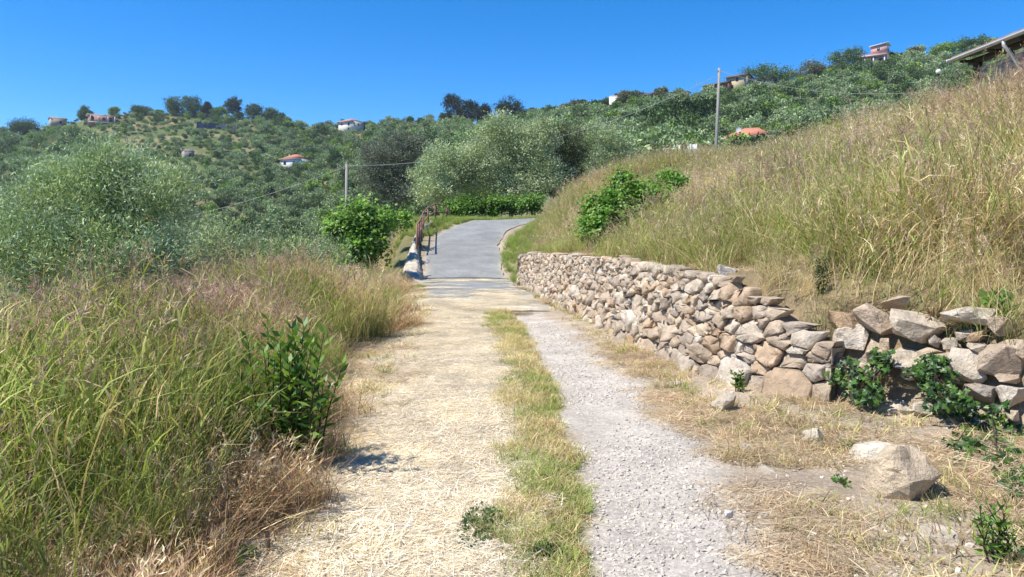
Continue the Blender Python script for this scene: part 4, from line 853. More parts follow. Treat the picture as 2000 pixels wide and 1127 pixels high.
kind = np.where(rng.uniform(size=len(TX)) < .70, rng.integers(0, 4, len(TX)), np.where(rng.uniform(size=len(TX)) < .6, rng.integers(4, 6, len(TX)), rng.integers(6, 8, len(TX))))
scl = rng.uniform(.6, 1.0, len(TX))*rng.choice([.85, 1.1, 1.4], len(TX))*np.where(op[keep], .75, 1.0)*np.where(kind >= 6, 1.1, 1.0)
cand = np.where(vis)[0]; cand = cand[np.argsort(TY[cand])][:300]; sel = np.zeros(len(TX), bool); sel[cand] = True
LAB = {0: ('olive_tree', 'grey green olive tree'), 1: ('leafy_tree', 'fresh green leafy tree'), 2: ('dark_tree', 'dark evergreen tree')}
LM = [(60, 'the far left skyline trees'), (125, 'the ruined stone hut'), (205, 'the pink flat roofed house'), (310, 'the flat crowned skyline pine'), (400, 'the left ridge oaks'), (470, 'the blue net fence'), (578, 'the white house'), (686, 'the two storey saddle house'), (800, 'the grassy saddle'), (890, 'the tallest skyline pine'), (993, 'the broad skyline pine'), (1110, 'the brownish skyline row'), (1204, 'the small white cubic house'), (1266, 'the small pinkish skyline house'), (1322, 'the low stone skyline building'), (1404, 'the brown red house'), (1452, 'the ochre house'), (1510, 'the wide dark skyline tree'), (1584, 'the brown green skyline tree'), (1650, 'the big round skyline tree'), (1704, 'the pink villa'), (1786, 'the white mast'), (1842, 'the green ridge tree'), (1930, 'the barn roof')]
for q in cand:
    k = kind[q]; kk = 0 if k < 4 else 1 if k < 6 else 2; lm = LM[int(np.argmin([abs(a_[0]-tpx[q]) for a_ in LM]))][1]
    sz_ = 'small ' if scl[q] < .75 else 'large ' if scl[q] > 1.15 else ''
    lb_ = sz_+LAB[kk][1]+' on the hillside below '+lm
    o = thing(LAB[kk][0], lb_, 'tree', (TX[q], TY[q], TZ[q]-.1), rng.uniform(0, 6.28), lb_.replace(' tree on', ' trees on'))
    o.scale = (scl[q],)*3; put('crown', PR[k][0], o); put('trunk', PR[k][1], o)
for k in range(8):
    mm = (kind == k) & ~sel
    if k in (0, 4, 6): acc = []
    acc.append(np.stack([TX[mm], TY[mm], TZ[mm]-.15, scl[mm]], 1))
    if k in (3, 5, 7):
        a_ = np.concatenate(acc); rngk = np.random.default_rng(900+k); lo_ = {3: 0, 5: 4, 7: 6}[k]
        scatter({3: 'far_olive_grove', 5: 'far_green_thicket', 7: 'far_dark_woodland'}[k], a_[:, :3], [PR[i_][0] for i_ in range(lo_, k+1)], rngk, sc=a_[:, 3], tilt=.05, label={3: 'far olive grove covering the hillside', 5: 'far green thicket between the hillside olives', 7: 'far dark trees scattered over the hillside'}[k], category='woodland')
# low scrub on the terraces
n = 5200; ax = rng.uniform(-.72, .72, n); ay = np.sqrt(rng.uniform(100**2, 460**2, n)); bx = ax*ay; m = ay < itp(1000+F*ax, RID)+2; bx, by = bx[m], ay[m]
SCR = [hill_crown(140+k, 1.15, .6, c_, 260, .34, 1, .05, 5)[0] for k, c_ in enumerate((HG, HO, [(.16, .17, .06), (.2, .19, .08)], HD))]
scatter('far_scrub', on_ground(bx, by, -.1), SCR, rng, .5, 1.25, .1, label='low scrub and weeds dotted over the hillside terraces', category='scrub')

# distinct trees along the skyline
def sky_tree(name, label, px, py, wpx, hpx, cols, seed, d=None, pine=False, th=.14, brown=False):
    p = hit(px, py) if d is None else gpt(px, d)
    d = p[1]; rx = wpx*d/F/2; hh_ = hpx*d/F; r_ = np.random.default_rng(seed); tz = hh_*th; rz = (hh_-tz)/2
    lb = [((0, 0, tz+rz), (rx*.75, rx*.75, rz*.9))]
    for k in range(9):
        a = r_.uniform(0, 6.283); q = r_.uniform(.3, .75)*rx; f_ = r_.uniform(.28, .55); lb.append(((q*1.15*math.cos(a), q*math.sin(a)*.8, tz+rz*r_.uniform(.2, 1.6)), (rx*f_, rx*f_, rz*f_*1.1)))
    o = thing(name, label, 'tree', (p[0], p[1], Hs(p[0], p[1])-.1))
    s_ = max(.35, 1.0*d/F*1.0)
    me, cc = crown_mesh('crown', r_, lb, 190, 26, .12*rx+.1, s_*1.7, s_*1.2, cols, M['hill'], .4, None, None, .5, out=.9)
    put('crown', me, o); put('trunk', limb_mesh('trunk', r_, (0, 0, 0), (0, 0, tz+.3), cc[:8], .05*hh_*.6+.05), o)
PIN = [(.046, .065, .029), (.065, .085, .036), (.036, .052, .026), (.078, .091, .046)]
for a_ in (('dark_tree', 'wide dark tree group at the far left skyline', 45, 270, 62, 40, HD, 201), ('dark_tree', 'tall dark tree standing left of the pink flat roofed house', 166, 243, 26, 34, HD, 202), ('palm_tree', 'small spiky tree on the crest above the pink house', 222, 219, 18, 16, HG, 203),
           ('umbrella_pine', 'flat crowned pine on the left skyline right of the pink house', 281, 219, 42, 18, HD, 204), ('oak_tree', 'round dark oak at the left end of the ridge grove', 341, 226, 38, 34, HD, 205), ('oak_tree', 'tallest round oak of the left ridge grove', 376, 228, 44, 40, HD, 206), ('pine_tree', 'narrow pine right of the tallest ridge oak', 405, 222, 20, 26, PIN, 207),
           ('leafy_tree', 'pale green low tree in the middle of the ridge grove', 424, 226, 24, 18, HG, 208), ('pine_tree', 'tall dark pine in the middle of the left ridge grove', 453, 230, 34, 38, PIN, 209), ('oak_tree', 'dark green oak right of the tall ridge pine', 494, 232, 42, 32, HD, 210), ('oak_tree', 'low dark oak near the right end of the ridge grove', 527, 234, 34, 28, HD, 211), ('oak_tree', 'last small oak at the right end of the ridge grove', 549, 237, 26, 22, HD, 212),
           ('pine_tree', 'tallest dark pine left of the two skyline pine groups', 888, 236, 44, 58, PIN, 213), ('pine_tree', 'dark pine with rounded crown beside the tallest skyline pine', 915, 236, 38, 50, PIN, 214), ('pine_tree', 'lower blue green pine between the two skyline pine groups', 943, 238, 40, 38, [(.05, .07, .05), (.04, .06, .04)], 215), ('pine_tree', 'broad dark pine at the right of the skyline pine groups', 993, 236, 58, 50, PIN, 216),
           ('olive_tree', 'small dark tree beside the pink roofed skyline house', 712, 252, 16, 12, HD, 227), ('dark_tree', 'dark round tree below the saddle house', 655, 330, 36, 34, HD, 228)):
    sky_tree(*a_)
for a_ in (('brown_tree', 'brownish tree above the small dark roofed skyline house', 1291, 196, 24, 30, HB, 217), ('dark_tree', 'wide dark tree on the skyline right of the ochre house', 1497, 164, 84, 40, HD, 218), ('dark_tree', 'brown green tree on the skyline left of the big round tree', 1584, 160, 66, 36, HB, 219), ('oak_tree', 'big round dark tree left of the pink villa', 1652, 150, 70, 52, HD, 220), ('brown_tree', 'brown crowned tree right of the pink villa', 1727, 117, 22, 26, HB, 221), ('dark_tree', 'small dark tree behind the pole right of the villa', 1742, 118, 20, 20, HD, 222),
           ('brown_tree', 'brownish tree beside the thin mast on the right ridge', 1786, 112, 24, 24, HB, 223), ('dark_tree', 'dark bush in front of the pink villa', 1732, 145, 36, 24, HD, 224), ('leafy_tree', 'green tree on the right ridge left of the barn roof', 1842, 108, 54, 20, HG, 225), ('dark_tree', 'dark tree on the right ridge just left of the barn roof', 1885, 100, 60, 20, HD, 226), ('dark_tree', 'deep green tree in the hollow under the skyline building', 1290, 262, 84, 60, [(.04, .08, .025), (.055, .1, .03)], 229), ('dark_tree', 'deep green tree right of the hollow under the leaning pole', 1360, 250, 74, 56, [(.04, .08, .025), (.05, .09, .03)], 230)):
    sky_tree(*a_)
for k in range(14):
    px_ = 1035+k*17; sky_tree('brown_tree', ('first', 'second', 'third', 'fourth', 'fifth', 'sixth', 'seventh', 'eighth', 'ninth', 'tenth', 'eleventh', 'twelfth', 'thirteenth', 'last')[k]+' tree from the pines in the skyline row of brownish trees', px_, itp(px_, SKYL)+2, 26+6*math.sin(k*3), 22+6*math.sin(k*5.3), HB if k % 3 else HD, 240+k)
for k, (px_, a0, a1) in enumerate(((1361, 176, 148), (1518, 165, 128), (1776, 112, 88), (1734, 118, 98))):
    p = hit(px_, a0+3); o = thing('mast', ('thin mast on the skyline left of the leaning pole', 'thin mast on the skyline beside the wide dark tree', 'thin white mast on the right ridge', 'short pale pole beside the pink villa')[k], 'mast', p); mb = MB(); hgt = (a0-a1+3)*p[1]/F; mb.tube([(0, 0, -.3), (0, 0, hgt*.6), (0, 0, hgt)], [.12, .09, .06], 6); mb.build('shaft', M['conc'], o); mb = MB(); mb.box((0, 0, hgt), (.5, .08, .08)); mb.build('crossbar', M['conc'], o)

# ------------------------------------------------------------------ grasses (uncountable ground cover)
def tuft(seed, n, h, spread, lean, wd, cb, ct, p=None, seg=3, hv=.35, mat='grass', heads=0, hc=None, hl=.22, droop=.5, hn=26, culms=0):
    r_ = np.random.default_rng(seed); a = r_.uniform(0, 6.283, n); q = np.sqrt(r_.uniform(0, 1, n))*spread
    base = np.stack([q*np.cos(a), q*np.sin(a), 0*a-.02], 1); k = r_.choice(len(cb), n, p=p); var = r_.uniform(.75, 1.25, (n, 1))
    V, Fq, Cc = blades(r_, base, h*r_.uniform(1-hv, 1+hv*.6, n), lean*r_.uniform(.3, 1.4, n), wd*r_.uniform(.6, 1.3, n), np.array(cb)[k]*var, np.array(ct)[k]*var, seg, None, droop)
    mb = MB(); mb.add(V, [Fq], Cc)
    if culms:                                   # leafy stems: arching blades leave the stem at every height
        per = 5; m_ = culms*per; a = r_.uniform(0, 6.283, culms); q = np.sqrt(r_.uniform(0, 1, culms))*spread; la = r_.uniform(0, 6.283, culms); le = r_.uniform(.05, .45, culms); hh_ = h*r_.uniform(.6, 1.15, culms)
        b_ = np.stack([q*np.cos(a), q*np.sin(a), 0*a], 1); tp = b_+np.stack([np.cos(la)*le*hh_, np.sin(la)*le*hh_, hh_], 1)
        for c3 in range(culms): mb.tube([b_[c3], tp[c3]*.5+b_[c3]*.5-(tp[c3]-b_[c3])*np.array([.12, .12, 0]), tp[c3]], [.003, .0022, .0012], 3, np.array(cb[r_.integers(len(cb))])*1.2, cap=False)
        t = np.tile(np.linspace(.2, .95, per), culms)+r_.uniform(-.06, .06, m_); k3 = np.repeat(np.arange(culms), per); k = r_.choice(len(cb), m_, p=p); var = r_.uniform(.75, 1.25, (m_, 1))
        V, Fq, Cc = blades(r_, b_[k3]+(tp-b_)[k3]*t[:, None]-((tp-b_)*np.array([.12, .12, 0]))[k3]*(4*t*(1-t))[:, None], h*r_.uniform(.16, .36, m_), r_.uniform(.35, 1.4, m_), wd*1.5*r_.uniform(.7, 1.3, m_), np.array(cb)[k]*var*1.2, np.array(ct)[k]*var, 3, None, .8); mb.add(V, [Fq], Cc)
    for _ in range(heads):                      # seed head: thin stalk with a loose plume
        az_ = r_.uniform(0, 6.283); b_ = np.array([r_.uniform(-.6, .6)*spread, r_.uniform(-.6, .6)*spread, 0]); hh_ = h*r_.uniform(1.0, 1.35); ln_ = r_.uniform(.1, .32)
        dv = np.array([math.cos(az_), math.sin(az_), 0]); P = [b_, b_+dv*ln_*.25*hh_+np.array([0, 0, hh_*.55]), b_+dv*ln_*hh_+np.array([0, 0, hh_])]
        c_ = np.array(hc[r_.integers(len(hc))]); mb.tube(P, [.0022, .0018, .001], 3, np.array(ct[0])*.9, cap=False)
        m_ = hn; t = r_.uniform(0, 1, m_); tip = P[2]; ax_ = unit(P[2]-P[1]); pos = tip-ax_*(hl*(1-t))[:, None]+r_.normal(size=(m_, 3))*.012
        dr = ax_+r_.normal(size=(m_, 3))*.55+np.array([0, 0, -.15]); V, Fq, Cc = leaves(r_, pos, dr, r_.uniform(.03, .075, m_), .006, vary(r_, c_, m_, .3)); mb.add(V, [Fq], Cc)
    return mb.mesh('tuft', M[mat])
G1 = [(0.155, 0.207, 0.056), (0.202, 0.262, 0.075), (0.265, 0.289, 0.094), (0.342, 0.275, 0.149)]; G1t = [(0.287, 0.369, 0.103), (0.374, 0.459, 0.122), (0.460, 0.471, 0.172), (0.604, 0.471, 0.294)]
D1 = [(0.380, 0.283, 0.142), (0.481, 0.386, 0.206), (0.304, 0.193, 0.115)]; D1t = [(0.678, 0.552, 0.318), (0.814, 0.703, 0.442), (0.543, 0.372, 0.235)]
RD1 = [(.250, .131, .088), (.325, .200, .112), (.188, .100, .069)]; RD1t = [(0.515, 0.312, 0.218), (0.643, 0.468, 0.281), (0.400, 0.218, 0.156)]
PINK = [(0.448, 0.269, 0.281), (0.515, 0.325, 0.324), (0.370, 0.213, 0.216), (0.470, 0.336, 0.259)]
TAN = [(0.632, 0.519, 0.336), (0.713, 0.614, 0.432), (0.529, 0.389, 0.264)]
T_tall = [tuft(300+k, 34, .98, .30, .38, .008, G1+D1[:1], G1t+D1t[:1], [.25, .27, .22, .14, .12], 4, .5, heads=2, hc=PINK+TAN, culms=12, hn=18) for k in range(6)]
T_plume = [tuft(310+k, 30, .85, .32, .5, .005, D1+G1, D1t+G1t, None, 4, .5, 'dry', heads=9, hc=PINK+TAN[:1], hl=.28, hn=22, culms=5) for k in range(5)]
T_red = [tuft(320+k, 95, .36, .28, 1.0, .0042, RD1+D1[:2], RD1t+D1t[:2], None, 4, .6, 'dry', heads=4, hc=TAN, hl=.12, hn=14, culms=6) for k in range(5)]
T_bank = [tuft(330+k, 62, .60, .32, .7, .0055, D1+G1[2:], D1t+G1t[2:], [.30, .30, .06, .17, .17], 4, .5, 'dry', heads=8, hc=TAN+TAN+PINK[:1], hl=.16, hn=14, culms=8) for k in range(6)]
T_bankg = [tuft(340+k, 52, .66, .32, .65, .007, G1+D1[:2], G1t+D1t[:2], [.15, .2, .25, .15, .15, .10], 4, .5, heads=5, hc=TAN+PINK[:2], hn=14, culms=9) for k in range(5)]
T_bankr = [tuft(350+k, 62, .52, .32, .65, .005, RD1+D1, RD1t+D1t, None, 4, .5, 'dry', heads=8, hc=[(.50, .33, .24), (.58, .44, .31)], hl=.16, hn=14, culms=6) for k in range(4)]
T_short = [tuft(360+k, 46, .085, .09, 1.0, .0045, G1, G1t, [.3, .3, .25, .15], 3, .5) for k in range(4)]
T_shortd = [tuft(370+k, 40, .075, .10, 1.1, .004, D1+G1[2:3], D1t+G1t[2:3], None, 3, .5, 'dry') for k in range(4)]
T_lush = [tuft(380+k, 60, .28, .15, .7, .007, G1[:3], G1t[:3], [.4, .4, .2], 3, .4) for k in range(4)]
def patch(seed, protos, n, rad, s0, s1):       # many tufts baked into one broad clump
    r_ = np.random.default_rng(seed); Vs = []; Fs_ = []; Cs = []; off_ = 0
    for k in range(n):
        me = protos[r_.integers(len(protos))]; nv = len(me.vertices); V = np.zeros(nv*3, np.float32); me.vertices.foreach_get('co', V); V = V.reshape(-1, 3)
        ix = np.zeros(len(me.loops), np.int32); me.loops.foreach_get('vertex_index', ix); cl = np.zeros(nv*4, np.float32); me.color_attributes['Col'].data.foreach_get('color', cl)
        a = r_.uniform(0, 6.283); q = math.sqrt(r_.uniform(0, 1))*rad; b = r_.uniform(0, 6.283); ca, sa = math.cos(b), math.sin(b); s_ = r_.uniform(s0, s1); tl = r_.normal(0, .1, 2)
        P = V@np.array([[ca, sa, 0], [-sa, ca, 0], [0, 0, 1]])*s_; P[:, 0] += P[:, 2]*tl[0]+q*math.cos(a); P[:, 1] += P[:, 2]*tl[1]+q*math.sin(a)
        Vs.append(P); Fs_.append(ix.reshape(-1, 4)+off_); Cs.append(cl.reshape(-1, 4)[:, :3]*r_.uniform(.78, 1.22)); off_ += nv
    return make_mesh('patch', np.concatenate(Vs), [np.concatenate(Fs_)], np.concatenate(Cs), protos[0].materials[0])
def straw_mat(seed, n, cols, ln=.2, area=.22):
    r_ = np.random.default_rng(seed); p = np.stack([r_.uniform(-area, area, n), r_.uniform(-area, area, n), r_.uniform(.003, .022, n)], 1); a = r_.normal(0, 1.0, n)
    V, Fq, Cc = blades(r_, p, .001, 0*a, .003*r_.uniform(.6, 1.5, n), *(2*[pick(r_, cols, n, None, .2)]), 2, a)
    l_ = ln*r_.uniform(.3, 1.3, n); V = V.reshape(n, 3, 2, 3); d_ = np.stack([np.cos(a), np.sin(a), r_.normal(0, .06, n)], 1); bend = r_.normal(0, .14, n); sd_ = np.stack([-np.sin(a), np.cos(a), 0*a], 1); w_ = .0013*r_.uniform(.6, 1.5, n)
    for k in range(3):
        t = k/2-.5; c = p+d_*(l_*t)[:, None]+sd_*(bend*l_*(.25-t*t))[:, None]; V[:, k, 0] = c-sd_*w_[:, None]; V[:, k, 1] = c+sd_*w_[:, None]
    return make_mesh('straw', V.reshape(-1, 3), [Fq], Cc, M['dry'])
STC = [(0.665, 0.576, 0.450), (0.746, 0.670, 0.562), (0.574, 0.471, 0.350), (0.806, 0.755, 0.686)]
T_straw = [straw_mat(400+k, 130, STC, .14) for k in range(5)]
T_strawb = [straw_mat(410+k, 90, [(.46, .34, .22), (.55, .43, .28), (.36, .25, .17), (.62, .52, .36)], .16) for k in range(4)]
rng = np.random.default_rng(5)
def samp(n, x0, x1, y0, y1, bias=1.0):
    y = y0+(y1-y0)*rng.uniform(0, 1, n)**bias; return rng.uniform(x0, x1, n), y
# left verge, tall grass
P_tall = [patch(500+k, T_tall, 15, .42, .65, 1.2) for k in range(5)]
P_plume = [patch(510+k, T_plume+T_tall[:1], 13, .42, .7, 1.2) for k in range(4)]
P_red = [patch(520+k, T_red, 12, .36, .6, 1.15) for k in range(4)]
P_edge = [patch(530+k, T_tall, 8, .26, .55, 1.0) for k in range(4)]
def cells(step, x0, x1, y0, y1):
    X_, Y_ = np.meshgrid(np.arange(x0, x1, step), np.arange(y0, y1, step)); return X_.ravel()+rng.uniform(-.45, .45, X_.size)*step, Y_.ravel()+rng.uniform(-.45, .45, X_.size)*step
x, y = cells(.56, -6.6, -1.2, 2.3, 25.5); gl = itp(y, GL)+(fbm(x, y, .9, 61)-.5)*.5; dep = gl-x; m = (dep > .12) & (x > itp(y, LD)-.9); x, y, dep = x[m], y[m], dep[m]
hh_ = .88*(1-.35*sst(15, 19, y))*(.62+.42*sst(.2, 1.1, dep))*(.78+.5*fbm(x, y, 1.3, 64))*(1-.42*sst(11, 18, y))*(1-.36*sst(1.3, 3.4, dep)*sst(15, 8, y))
plm = (dep > .5) & (fbm(x, y, 2.2, 66)+.12*sst(5, 9, y)+.06*sst(1.5, 3.5, dep) > .60); lowf = (y < 3.5) & (rng.uniform(size=len(x)) < .55); edg = (dep < .45) & ~plm & ~lowf; tg = ~plm & ~lowf & ~edg
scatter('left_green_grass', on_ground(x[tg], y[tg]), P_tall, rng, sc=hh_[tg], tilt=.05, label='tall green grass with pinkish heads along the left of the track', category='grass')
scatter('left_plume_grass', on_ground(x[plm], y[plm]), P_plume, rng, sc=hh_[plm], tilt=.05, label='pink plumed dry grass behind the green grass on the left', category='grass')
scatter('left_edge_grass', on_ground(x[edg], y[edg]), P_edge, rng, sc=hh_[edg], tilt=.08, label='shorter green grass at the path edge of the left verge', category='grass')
x, y = cells(.40, -5.4, -1.1, 2.2, 25); gl = itp(y, GL)+(fbm(x, y, .9, 61)-.5)*.5; dep = gl-x; m = (dep > -.05) & (((dep < .6) & (rng.uniform(size=len(x)) < np.where(y < 6.5, .95, .15))) | ((y < 4.3) & (rng.uniform(size=len(x)) < .75)))
scatter('left_red_grass', on_ground(x[m], y[m]), P_red, rng, .6, 1.05, .08, label='matted reddish brown dry grass at the left edge of the track', category='grass')
# right bank
x, y = samp(12500, -.5, 24, 3.2, 41); wx = itp(y, WL); m = (x > wx+np.where(y < 7.2, .55, np.where(y < 23.5, .40, .3))) & (x < itp(y, PL)+3.5) & (x/y < .80); m &= ~((y > 37) & (road_lat(x, y) < 2.2)); qx = 1000+F*x/y; m &= ~((y > 14.8) & (y < 18.6) & (qx > 1125) & (qx < 1335) & (x-wx > .9) & (x-wx < 4.2)); x, y, wx = x[m], y[m], wx[m]
pxb = 1000+F*x/y; g_ = fbm(x, y, 2.6, 71)+.16*np.exp(-((pxb-1620)/170)**2)-.05*sst(30, 36, y)+.06*np.exp(-((x-wx)/1.0)**2); rdn = fbm(x, y, 3.0, 75)+.28*sst(26, 32, y)*sst(7, 4, x)+.02
kg = g_+.10*np.exp(-((x-wx-.8)/1.2)**2) > .545; kr = ~kg & (rdn > .66); kd = ~kg & ~kr; hb = (.62+.38*sst(.3, 2.0, x-wx))*(.62+.85*fbm(x, y, 1.3, 79))
hb = hb*(1-.4*sst(9.5, 11, x)*sst(12, 15, y)); hb = hb*(1-.45*sst(24, 30, y)*sst(3, 1.2, x-wx))
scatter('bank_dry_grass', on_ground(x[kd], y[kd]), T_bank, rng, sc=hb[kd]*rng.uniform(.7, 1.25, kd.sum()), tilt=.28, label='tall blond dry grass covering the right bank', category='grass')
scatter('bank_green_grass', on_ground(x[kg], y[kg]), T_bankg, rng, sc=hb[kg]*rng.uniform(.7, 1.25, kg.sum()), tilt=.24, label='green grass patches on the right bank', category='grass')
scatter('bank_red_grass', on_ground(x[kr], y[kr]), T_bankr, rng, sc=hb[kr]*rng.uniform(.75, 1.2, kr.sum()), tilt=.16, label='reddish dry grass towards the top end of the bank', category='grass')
x, y = samp(900, .5, 16, 6, 38); wx = itp(y, WL); m = (x > wx+1.2) & (x < itp(y, PL)+1.5) & (fbm(x, y, 2.0, 131) > .5) & ~((x > 9.5) & (y > 13)); x, y = x[m], y[m]
scatter('bank_tall_stalks', on_ground(x, y), T_plume+T_tall[:2], rng, .75, 1.2, .2, label='taller feathery grass stalks standing out of the right bank', category='grass')
# lush grass beside the ramp and on the outer verge of the bend
x, y = samp(5200, -6, 6, 19, 47.5); ll = road_lat(x, y); m = ((ll > 1.6) & (ll < 3.3) & (y > 22.6) & (y < 38) & (x > itp(y, WL)-.35)) | ((ll < -1.55) & (ll > -4.5) & (y > 35)) | ((x-itp(y, WL) > .15) & (x-itp(y, WL) < 1.5) & (y < 27))
scatter('verge_green_grass', on_ground(x[m], y[m]), T_lush, rng, .7, 1.25, .15, label='fresh green grass on the verges beside the asphalt ramp', category='grass')
x, y = samp(900, -8.5, -3.9, 24, 40); m = (x < -4.55-.09*(y-26)*sst(26, 31, y)) & (x > -7.5); scatter('embankment_dry_grass', on_ground(x[m], y[m]), T_bank+T_lush, rng, .6, 1.1, .2, label='dry grass on the slope between the fig bush and the parapet', category='grass')
# centre strip, verges
x, y = samp(9000, -.9, .7, 2.4, 15.6, 1.3); sL, cL, cR, gR = lane_edges(y); jj = (fbm(x, y, .5, 81)-.5)*.5; m = (x > cL+.2+jj) & (x < cR-.05+jj*.5); dn = fbm(x, y, .55, 83); near_thin = np.where(y < 4.3, .45, 1.0)
mg = m & (dn > .56) & (rng.uniform(size=len(x)) < near_thin); md_ = m & ~mg
scatter('strip_green_grass', on_ground(x[mg], y[mg]), T_short, rng, .6, 1.15, .2, label='short green grass on the centre strip of the track', category='grass')
scatter('strip_dry_grass', on_ground(x[md_], y[md_]), T_shortd, rng, .6, 1.2, .2, label='short yellowed grass on the centre strip of the track', category='grass')
x, y = samp(5200, -3.2, 5.2, 2.3, 24, 1.3); sL, cL, cR, gR = lane_edges(y); m = ((x < sL-.05) & (x > itp(y, GL)-.4)) | ((x > gR+.15) & (x < itp(y, WL)+.1)); dn = fbm(x, y, .7, 85); mg = m & (dn > .60); md_ = m & (dn <= .60) & (dn > .34)
scatter('verge_short_grass', on_ground(x[mg], y[mg]), T_short, rng, .6, 1.4, .2, label='sparse short green grass on the verges of the track', category='grass')
scatter('verge_dry_grass', on_ground(x[md_], y[md_]), T_shortd, rng, .7, 1.6, .3, label='sparse short dry grass on the verges of the track', category='grass')
# straw
x, y = samp(5200, -2.6, .3, 2.3, 21, 1.35); sL, cL, cR, gR = lane_edges(y); jj = (fbm(x, y, .5, 87)-.5)*.6; m = (x > sL-.25+jj) & (x < cL+.30+jj)
scatter('track_straw', on_ground(x[m], y[m], .004), T_straw, rng, .8, 1.2, .02, label='pale cut straw lying over the left wheel track', category='straw')
x, y = samp(6500, -3.2, 5.6, 2.3, 22, 1.3); sL, cL, cR, gR = lane_edges(y); m = (((x < sL+.1) & (x > itp(y, GL)-.6)) | ((x > gR-.05) & (x < itp(y, WL)+.9))) & (fbm(x, y, .8, 89) > .47)
scatter('verge_straw', on_ground(x[m], y[m], .004), T_strawb, rng, .8, 1.2, .08, label='brown cut grass lying over the verges', category='straw')
x, y = samp(900, -2.9, .3, 15.5, 26, 1.2); m = np.abs(road_lat(x, y)) < 1.5; mm_ = m & (fbm(x*.5, y, .8, 21) > .5)
pz = np.stack([x[mm_], y[mm_], road_z(x[mm_], y[mm_])+.035], 1); scatter('road_straw', pz, T_straw, rng, .8, 1.2, .01, label='wisps of straw blown over the lower asphalt', category='straw')
# gravel
GVC = [(0.552, 0.491, 0.408), (0.612, 0.556, 0.474), (0.473, 0.426, 0.367), (0.651, 0.575, 0.459), (0.394, 0.362, 0.317)]
GV = [rock_mesh('pebble', 700+k, (1, .8, .55), GVC[k % 5], 12, M['gravel'], .03) for k in range(10)]
x, y = samp(30000, -.3, 1.9, 2.3, 13.5, 1.5); sL, cL, cR, gR = lane_edges(y); jj = (fbm(x, y, .4, 91)-.5)*.4; ed_ = np.minimum(x-cR, gR-x); m = (x > cR-.1+jj*.5) & (x < gR+jj+.12) & (rng.uniform(size=len(x)) < .25+.75*sst(-.1, .25, ed_)) & (fbm(x, y, .5, 95) > .33); x, y = x[m], y[m]
scatter('track_gravel', on_ground(x, y, .002), GV, rng, tilt=.4, sc=.008+.03*rng.uniform(0, 1, len(x))**2.4, label='grey white gravel in the right wheel track', category='gravel')
x, y = samp(5500, -.9, 5.2, 2.3, 9.5, 1.3); sL, cL, cR, gR = lane_edges(y); m = (x > cL) & (x < itp(y, WL)+.4) & ~((x > cR) & (x < gR)); x, y = x[m], y[m]
scatter('verge_pebbles', on_ground(x, y, .002), GV, rng, tilt=.4, sc=.01+.055*rng.uniform(0, 1, len(x))**4, label='scattered pebbles on the bare verge below the wall', category='gravel')

# ------------------------------------------------------------------ single plants near the track
def leafy_plant(name, label, px, py, stems, hgt, spread, ln, wd, cols, seed, nl=26, cat='plant', wh=True, stemc=(.16, .13, .07), p=None):
    p = hit(px, py) if p is None else np.array(p); r_ = np.random.default_rng(seed); o = thing(name, label, cat, (p[0], p[1], Hs(p[0], p[1])))
    LV = MB(); ST = MB()
    for s_ in range(stems):
        a = r_.uniform(0, 6.283); q = r_.uniform(0, 1)*spread; h_ = hgt*r_.uniform(.55, 1.0) if s_ else hgt; b_ = np.array([q*.5*math.cos(a), q*.5*math.sin(a), 0]); tp = np.array([q*math.cos(a), q*math.sin(a), h_]); md = (b_+tp)/2+r_.normal(size=3)*.03
        ST.tube([b_-np.array([0, 0, .05]), md, tp], [.007, .005, .002], 5, stemc, cap=False)
        t = np.linspace(.15, 1, nl); pos = np.where(t[:, None] < .5, b_+(md-b_)*(t/.5)[:, None], md+(tp-md)*((t-.5)/.5)[:, None]); ang = np.arange(nl)*2.4; dr = np.stack([np.cos(ang), np.sin(ang), .25+.9*t**2], 1)+r_.normal(size=(nl, 3))*.15
        V, Fq, Cc = leaves(r_, pos, dr, ln*(1.1-.35*t)*r_.uniform(.8, 1.2, nl), wd*r_.uniform(.8, 1.2, nl), pick(r_, cols, nl, None, .2), .12); LV.add(V, [Fq], Cc)
    LV.build('foliage', M['leaf'], o); ST.build('stem', M['bark'], o)
    return o
LAU = [(.14, .24, .04), (.20, .32, .06), (0.090, 0.195, 0.030), (0.135, 0.255, 0.045), (0.068, 0.150, 0.027), (0.225, 0.330, 0.060)]
leafy_plant('laurel_shrub', 'upright laurel like shrub with dark lance leaves at the edge of the left grass', 545, 850, 24, 1.02, .40, .125, .032, LAU, 61, 34, p=(-1.55, 5.15, 0))
leafy_plant('laurel_shrub', 'smaller laurel like shoots left of the upright laurel shrub', 470, 860, 14, .70, .34, .11, .03, LAU, 62, 30, p=(-1.95, 4.95, 0))
leafy_plant('broadleaf_weed', 'bright green broad leaved weed low in the left grass', 290, 960, 16, .55, .4, .13, .04, [(.08, .18, .03), (.11, .23, .04), (.06, .13, .025)], 63, 24, p=(-2.2, 4.2, 0))
leafy_plant('broadleaf_weed', 'dark green weed at the foot of the left grass in front', 240, 960, 10, .40, .3, .12, .045, LAU, 64, 20, p=(-2.35, 3.9, 0))
leafy_plant('dark_weed', 'dark leafy weed growing between the wall and the collapsed end', 1557, 640, 9, .36, .14, .05, .018, [(.05, .09, .03), (.07, .12, .04)], 65, 26, p=(3.2, 7.75, 0))
leafy_plant('broadleaf_weed', 'fresh green weed with broad leaves on top of the collapsed wall', 1905, 665, 9, .24, .22, .15, .06, [(.14, .26, .05), (.18, .31, .07)], 66, 10, p=(4.15, 6.45, 0))
leafy_plant('dark_weed', 'tall dark herb standing in the bank grass', 1760, 480, 7, .8, .16, .08, .02, [(.10, .15, .03), (.13, .18, .04)], 67, 30, p=(6.0, 11.4, 0))
